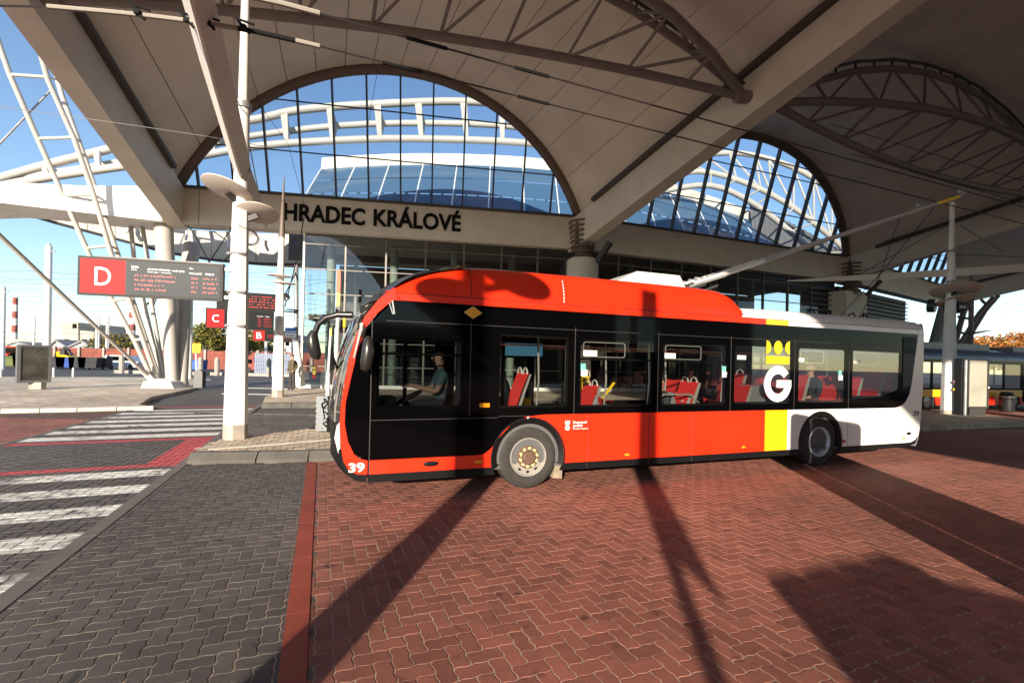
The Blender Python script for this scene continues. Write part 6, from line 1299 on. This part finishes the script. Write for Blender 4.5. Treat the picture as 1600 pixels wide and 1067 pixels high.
def tree(u, vb, Y, H, R3, cols, n, leaf, label, seed=1):
    b = at(u, vb, Y); t = thing('tree', label, 'tree', (b.x, b.y, 0)); rn = random.Random(seed); P0 = V((b.x, b.y, 0))
    m = MB(); m.tube([P0, P0 + V((.05, 0, H * .35)), P0 + V((0, .1, H * .8))], [H * .03, H * .022, H * .006], 8)
    for i in range(7): a_ = i * 2.4; m.tube([P0 + V((0, 0, H * (.28 + .05 * i))), P0 + V((cos(a_) * R3[0] * .6, sin(a_) * R3[1] * .6, H * (.5 + .05 * i)))], [H * .012, H * .004], 5)
    m.build('trunk', bark, t, smooth=50)
    me = leaf_mesh(cols, n, R3, leaf, rn); o = bpy.data.objects.new('crown', me); COL.objects.link(o); o.parent = t; o.location = (0, 0, H - R3[2] * .95)
tree(322, 575, 75, 7.4, (3.0, 2.6, 3.1), [lg, lo, ly], 5200, .22, 'round green-yellow tree behind the C sign', 2)
tree(342, 575, 80, 5.4, (1.9, 1.7, 2.0), [lo, lg, ly], 1800, .2, 'small olive tree right of the round green-yellow tree', 3)
tree(388, 575, 85, 7.6, (3.6, 3, 3.2), [lo, ly, lg], 3600, .24, 'yellowing tree below the B sign', 4)
tree(176, 575, 120, 7.5, (5.2, 4, 3.6), [lo, lgd, ly], 3000, .3, 'brownish tree behind the thin raking strut', 5)
tree(410, 575, 95, 5.6, (2.6, 2, 2.4), [lgd, lo], 1500, .24, 'dark green bushy tree left of the second pillar', 6)
tree(1572, 598, 105, 11.2, (10.0, 6, 4.6), [lr, lor, ly], 6500, .34, 'orange autumn tree behind the parked bus', 7); tree(1640, 598, 110, 12.6, (9, 6, 5), [lr, lor, ly], 5000, .36, 'orange autumn tree at the right frame edge', 8); tree(1532, 598, 115, 10.0, (6.0, 5, 3.2), [lor, lr], 1700, .34, 'thin rust-coloured tree left of the orange one', 9)
m = MB(); rn = random.Random(9)
tl_ = leaf_mesh([lgd, lo, lg], 9000, (260, 14, 5), 1.5, random.Random(12)); o = bpy.data.objects.new('distant_trees', tl_); COL.objects.link(o); o.location = (-60, 430, 2.5); o['kind'] = 'stuff'; 
# ================================================================== PEOPLE
skin_m = mat('skin', (.48, .27, .18), .55); hair_m = mat('hair_dark', (.03, .02, .015), .7)
def figure(name, label, base, rz, J, Rd, edges, cols, headz, group=None, hair=hair_m, cap=True, scale=1.0):
    """One skinned surface grown from a joint skeleton; cols(face centre) -> material slot."""
    me = bpy.data.meshes.new('body'); keys = list(J); idx = {k: i for i, k in enumerate(keys)}
    me.from_pydata([tuple(J[k]) for k in keys], [(idx[a], idx[b]) for a, b in edges], [])
    bm = bmesh.new(); bm.from_mesh(me); sk = bm.verts.layers.skin.verify(); bm.verts.ensure_lookup_table()
    for k in keys: r = Rd[k]; bm.verts[idx[k]][sk].radius = r if isinstance(r, tuple) else (r, r); bm.verts[idx[k]][sk].use_root = (k == 'pelvis')
    bm.to_mesh(me); bm.free(); tmp = bpy.data.objects.new('tmp', me); COL.objects.link(tmp)
    tmp.modifiers.new('s', 'SKIN'); sb = tmp.modifiers.new('u', 'SUBSURF'); sb.levels = 2; sb.render_levels = 2
    dg = bpy.context.evaluated_depsgraph_get(); out = bpy.data.meshes.new_from_object(tmp.evaluated_get(dg)); bpy.data.objects.remove(tmp)
    t = thing(name, label, 'person', base, rz, group)
    out.materials.clear(); mats, fn = cols
    for m_ in mats: out.materials.append(m_)
    for p in out.polygons: p.material_index = fn(p.center); p.use_smooth = True
    out.name = 'body'; o = bpy.data.objects.new('body', out); COL.objects.link(o); o.parent = t; o.scale = (scale,) * 3; ROOT[o.name] = ROOT[t.name]
    H = J['head']; m = MB(); m.ball(H + V((0, .012, .03)), (.085, .10, .095), 14, 8); m.v = [v for v in m.v]
    # hair: upper back part of the head only
    keep = [f for f in m.f if sum((m.v[i].z - H.z) + .6 * (m.v[i].y - H.y) for i in f) / len(f) > .01]; m.f = keep; m.mi = [0] * len(keep)
    h = m.build('hair', hair, o, local=True, smooth=60)
    m = MB(); m.ball(H + V((0, -.103, -.015)), (.013, .018, .022), 6, 4); m.build('nose', skin_m, o, local=True, smooth=60)
    m = MB()
    for s_ in (-1, 1): m.ball(H + V((s_ * .034, -.084, .008)), (.013, .008, .008), 6, 4)
    m.build('eyes', black_plastic, o, local=True); m = MB()
    for s_ in (-1, 1): m.ball(H + V((s_ * .086, .01, -.01)), (.012, .02, .03), 6, 4)
    m.build('ears', skin_m, o, local=True, smooth=60)
    m = MB(); m.ball(H + V((0, -.088, -.055)), (.024, .008, .007), 6, 4); m.build('mouth', mat('lips', (.36, .14, .11), .5) if 'lips' not in MATS else MATS['lips'], o, local=True, smooth=60)
    return t
def hand(J, Rd, E_, wrist, side, wp, dirv, nrm, key):
    """palm and five fingers as chains from the wrist"""
    d = V(dirv).normalized(); n = V(nrm).normalized(); x = d.cross(n) * side
    J[key + 'p'] = wp + d * .055; Rd[key + 'p'] = (.034, .018); E_.append((wrist, key + 'p'))
    for i, (o_, L) in enumerate(((-.030, .060), (-.010, .072), (.011, .068), (.030, .052))):
        a, b = key + 'f%da' % i, key + 'f%db' % i; J[a] = wp + d * (.10 + L * .45) + x * o_ + n * .012; J[b] = wp + d * (.10 + L * .8) + x * o_ + n * .04; Rd[a] = .0095; Rd[b] = .008; E_ += [(key + 'p', a), (a, b)]
    J[key + 't'] = wp + d * .075 - x * .055 + n * .015; J[key + 'u'] = wp + d * .105 - x * .062 + n * .03; Rd[key + 't'] = .012; Rd[key + 'u'] = .009; E_ += [(key + 'p', key + 't'), (key + 't', key + 'u')]
def standing():
    J = dict(pelvis=V((0, 0, .97)), belly=V((0, -.01, 1.13)), chest=V((0, .0, 1.33)), neck=V((0, .0, 1.50)), chin=V((0, -.015, 1.58)), head=V((0, -.02, 1.67)), crown=V((0, -.01, 1.74)))
    Rd = dict(pelvis=(.15, .11), belly=(.155, .115), chest=(.165, .12), neck=.055, chin=.066, head=(.080, .095), crown=.06)
    E_ = [('pelvis', 'belly'), ('belly', 'chest'), ('chest', 'neck'), ('neck', 'chin'), ('chin', 'head'), ('head', 'crown')]
    for s, k in ((-1, 'l'), (1, 'r')):
        J.update({k + 'hip': V((s * .10, 0, .88)), k + 'knee': V((s * .11, -.015, .50)), k + 'ank': V((s * .115, .015, .10)), k + 'toe': V((s * .135, -.14, .045)),
                  k + 'sh': V((s * .19, .01, 1.42)), k + 'el': V((s * .275, .05, 1.16)), k + 'wr': V((s * .215, -.10, .97))})
        Rd.update({k + 'hip': .095, k + 'knee': .068, k + 'ank': .05, k + 'toe': (.045, .035), k + 'sh': .075, k + 'el': .055, k + 'wr': .042})
        E_ += [('pelvis', k + 'hip'), (k + 'hip', k + 'knee'), (k + 'knee', k + 'ank'), (k + 'ank', k + 'toe'), ('chest', k + 'sh'), (k + 'sh', k + 'el'), (k + 'el', k + 'wr')]
        hand(J, Rd, E_, k + 'wr', s, J[k + 'wr'], (-s * .45, -.35, -.55), (-s * .3, .8, 0), k)
    return J, Rd, E_
jacket = mat('jacket_olive', (.085, .070, .040), .8, var=.2, scale=12); trousers = mat('trousers_dark', (.05, .042, .036), .85, var=.2, scale=12); shoe = mat('shoe_black', (.015, .013, .012), .5)
J, Rd, E_ = standing(); Rd.update(chest=(.185, .135), belly=(.18, .13), pelvis=(.165, .12), lsh=.085, rsh=.085, lel=.066, rel=.066)
def c_man(c):
    if c.z > 1.52: return 3
    if c.z > .90: return 0 if not (abs(c.x) > .12 and c.z < .955 and c.y < -.1) else 3
    if c.z > .09: return 1
    return 2
mp_ = ground_at(456, 610, .17)
figure('person', 'man in an olive jacket and dark trousers standing by the glass corner', (mp_.x, mp_.y, .17), R(-25), J, Rd, E_, ([jacket, trousers, shoe, skin_m], c_man), 1.67, scale=1.06)
def seated(reach, hand_z=.72):
    J = dict(pelvis=V((0, 0, .10)), belly=V((0, -.02, .26)), chest=V((0, .0, .45)), neck=V((0, -.02, .62)), chin=V((0, -.04, .70)), head=V((0, -.05, .79)), crown=V((0, -.04, .86)))
    Rd = dict(pelvis=(.16, .13), belly=(.15, .12), chest=(.165, .12), neck=.055, chin=.066, head=(.08, .095), crown=.06)
    E_ = [('pelvis', 'belly'), ('belly', 'chest'), ('chest', 'neck'), ('neck', 'chin'), ('chin', 'head'), ('head', 'crown')]
    for s, k in ((-1, 'l'), (1, 'r')):
        J.update({k + 'hip': V((s * .10, -.06, .08)), k + 'knee': V((s * .13, -.47, .07)), k + 'ank': V((s * .12, -.50, -.36)), k + 'toe': V((s * .13, -.64, -.41)), k + 'sh': V((s * .19, -.01, .54)),
                  k + 'el': V((s * .25, -.12, .28)), k + 'wr': V((s * .16, -reach, .30 + (.06 if reach > .35 else -.08)))})
        Rd.update({k + 'hip': .09, k + 'knee': .065, k + 'ank': .048, k + 'toe': (.045, .035), k + 'sh': .07, k + 'el': .048, k + 'wr': .032})
        E_ += [('pelvis', k + 'hip'), (k + 'hip', k + 'knee'), (k + 'knee', k + 'ank'), (k + 'ank', k + 'toe'), ('chest', k + 'sh'), (k + 'sh', k + 'el'), (k + 'el', k + 'wr')]
        hand(J, Rd, E_, k + 'wr', s, J[k + 'wr'], (0, -1, .1), (0, 0, -1) if reach < .35 else (0, -.3, -1), k)
    return J, Rd, E_
BM = ROOT[bus.name]
shirt = mat('shirt_teal', (.07, .13, .15), .8); dark_coat = mat('coat_dark', (.03, .03, .04), .85); pants2 = mat('trousers_navy', (.03, .03, .045), .85)
def c_seat(c):
    if c.z > .63: return 3
    if c.y < -.2 and c.z < .16: return 2 if c.z < -.34 else 1
    if c.y < -.2 and c.z > .16: return 3
    if c.z > .20 and abs(c.x) > .16 and c.z < .38: return 3
    return 0 if c.z > .17 else 1
J, Rd, E_ = seated(.42); figure('person', 'bus driver in a teal short-sleeved shirt holding the steering wheel in the cab', BM @ V((-1.22, .6, 1.15)), BYAW - pi / 2, J, Rd, E_, ([shirt, pants2, shoe, skin_m], c_seat), .79)
J, Rd, E_ = seated(.3)
def c_coat(c): return 3 if c.z > .63 else (2 if c.z < -.34 else (3 if (c.y < -.27 and .16 < c.z) else 0))
figure('person', 'passenger in a dark coat seated facing left behind the curved window rail', BM @ V((2.72, .47, .82)), BYAW - pi / 2, J, Rd, E_, ([dark_coat, pants2, shoe, skin_m], c_coat), .79)
figure('person', 'passenger in a black coat on a rear seat under the round-cornered vent window', BM @ V((6.38, .42, 1.10)), BYAW - pi / 2, J, Rd, E_, ([mat('coat_black', (.015, .016, .018), .85), pants2, shoe, skin_m], c_coat), .79, hair=mat('hair_grey', (.2, .19, .18), .7))
# ================================================================== THINGS BEHIND THE VIEWER that throw the long shadows
sp_a = stop_pillar((-2.04, -1.35, .0), 'white pillar behind the camera whose shadow runs to the bus cab', top=6.0, boom=False, w=.45, flip=-1)
sb = thing('sign_mast', 'slim mast behind the camera with a tapered board near its top', 'mast', (-.42, -6.3, 0))
m = MB(); m.tube([(-.42, -6.3, 0), (-.42, -6.3, 6.9)], .07, 8); m.build('mast_tube', steel_grey, sb)
m = MB(); m.prism([(.30, 2.72), (.22, 6.9), (-.07, 6.9), (-.07, 2.95), (.08, 2.9)], (-.42, -6.3, 0), (.983, -.184, 0), Z3, (.02, .1, 0)); m.build('tapered_board', white_paint, sb)
rp = thing('route_board', 'double rounded display board behind the camera beside the lane', 'display board', (5.1, 2.75, 0))
ax = V((.983, -.184, 0)); 
for x0, x1 in ((-.86, -.38), (-.366, .84)):
    m = MB(); m.prism(rrect(x0, x1, .05, 2.62, .12), (5.05, 2.72, 0), ax, Z3, V((.184, .983, 0)) * -.12); m.build('board_panel', steel_grey, rp)
kp = [(0.58, -5.3), (2.2, -4.7), (2.75, -5.05), (4.9, -6.3), (4.2, -7.6), (1.2, -7.4)]
ki = thing('kiosk', 'small flat-roofed kiosk behind the camera with a notched parapet', 'kiosk', (2.5, -6, 0)); m = MB(); m.prism(kp, (0, 0, 0), (1, 0, 0), (0, 1, 0), (0, 0, 2.42)); m.build('kiosk_wall', concrete, ki)
A, B_ = V((.58, -5.3, 0)), V((2.2, -4.7, 0)); d = (B_ - A)
for i in range(4):
    m = MB(); m.bar(A + d * (.25 * i + .02) + V((0, -.2, 2.5)), A + d * (.25 * i + .22) + V((0, -.2, 2.5)), .3, .18); m.build('parapet_block', concrete, ki)

# unseen wall added behind the viewer, raked to shade the right-hand side
wg = thing('shade_wall', 'tall grey wall with a raking edge added behind the camera to shade the right side', 'building', (15, -10, 0)); wm = mat('shade_wall_grey', (.16, .14, .13), .85, var=.15, scale=.4)
m = MB(); m.prism([(-1.0, 10.4), (15.0, 0.0), (48, 0), (48, 15), (-1.0, 15)], (0, -10, 0), (1, 0, 0), Z3, (0, -.5, 0), [[(12.5, 7.9), (16.6, 7.9), (16.6, 10.3), (12.5, 10.3)], [(17.6, 7.9), (19.4, 7.9), (19.4, 9.6), (17.6, 9.6)], [(24, 3), (30, 3), (30, 6), (24, 6)]]); m.build('shade_panel', wm, wg)  # openings placed to let sunlit patches through to the right
m = MB(); m.bar((-1, -10.2, 10.55), (15.2, -10.2, .05), .7, .3, up=(0, 1, 0)); m.build('shade_edge', cream_paint, wg)
for i, (x, y, w_, h_, dd) in enumerate(((-75, -78, 60, 8.5, 14), (-8, -84, 48, 9.5, 14), (48, -80, 55, 8.0, 12))):
    t = thing('apartment_row', ('long brown apartment row far behind the camera to the left', 'dark apartment row far behind the camera', 'low grey apartment row far behind the camera to the right')[i], 'building', (x, y, 0))
    m = MB(); m.prism([(-w_ / 2, 0), (w_ / 2, 0), (w_ / 2, h_), (-w_ / 2, h_)], (x, y, 0), (1, 0, 0), Z3, (0, -dd, 0), ); m.build('wall', mat('row_wall', ((.12, .09, .07), (.08, .075, .075), (.11, .11, .11))[i], .85, var=.2, scale=.2), t)
    m = MB(); m.prism([(-dd / 2 - .6, h_), (dd / 2 + .6, h_), (0, h_ + 2.2)], (x - w_ / 2 - .4, y - dd / 2, 0), (0, 1, 0), Z3, (w_ + .8, 0, 0)); m.build('roof', MATS['roof_grey'], t)
    for r in range(3):
        for q in range(int(w_ // 4)):
            a_ = x - w_ / 2 + 1.2 + q * 4; z_ = 1.2 + r * 2.6
            if z_ + 1.4 < h_: m = MB(); m.prism([(0, 0), (1.6, 0), (1.6, 1.4), (0, 1.4)], (a_, y - .02, z_), (1, 0, 0), Z3, (0, .05, 0)); m.build('window', bus_black, t)
rn = random.Random(21); me = leaf_mesh([lgd, lo, lg], 3500, (4.2, 3.6, 3.4), .42, rn)
for i, x in enumerate((-62, -44, -30, -19, -6, 9, 22, 37, 52)):
    hh = rn.uniform(7, 9); t = thing('tree', 'dark tree number %d from the left in the row behind the camera' % (i + 1), 'tree', (x, -62 - (i % 3) * 5, 0), 0, 'trees behind the camera')
    m = MB(); m.tube([V((x, t.location.y, 0)), V((x, t.location.y, hh * .7))], [.25, .1], 8); m.build('trunk', bark, t, smooth=50); inst(me, 'crown', t, (0, 0, hh - 3.3), i)
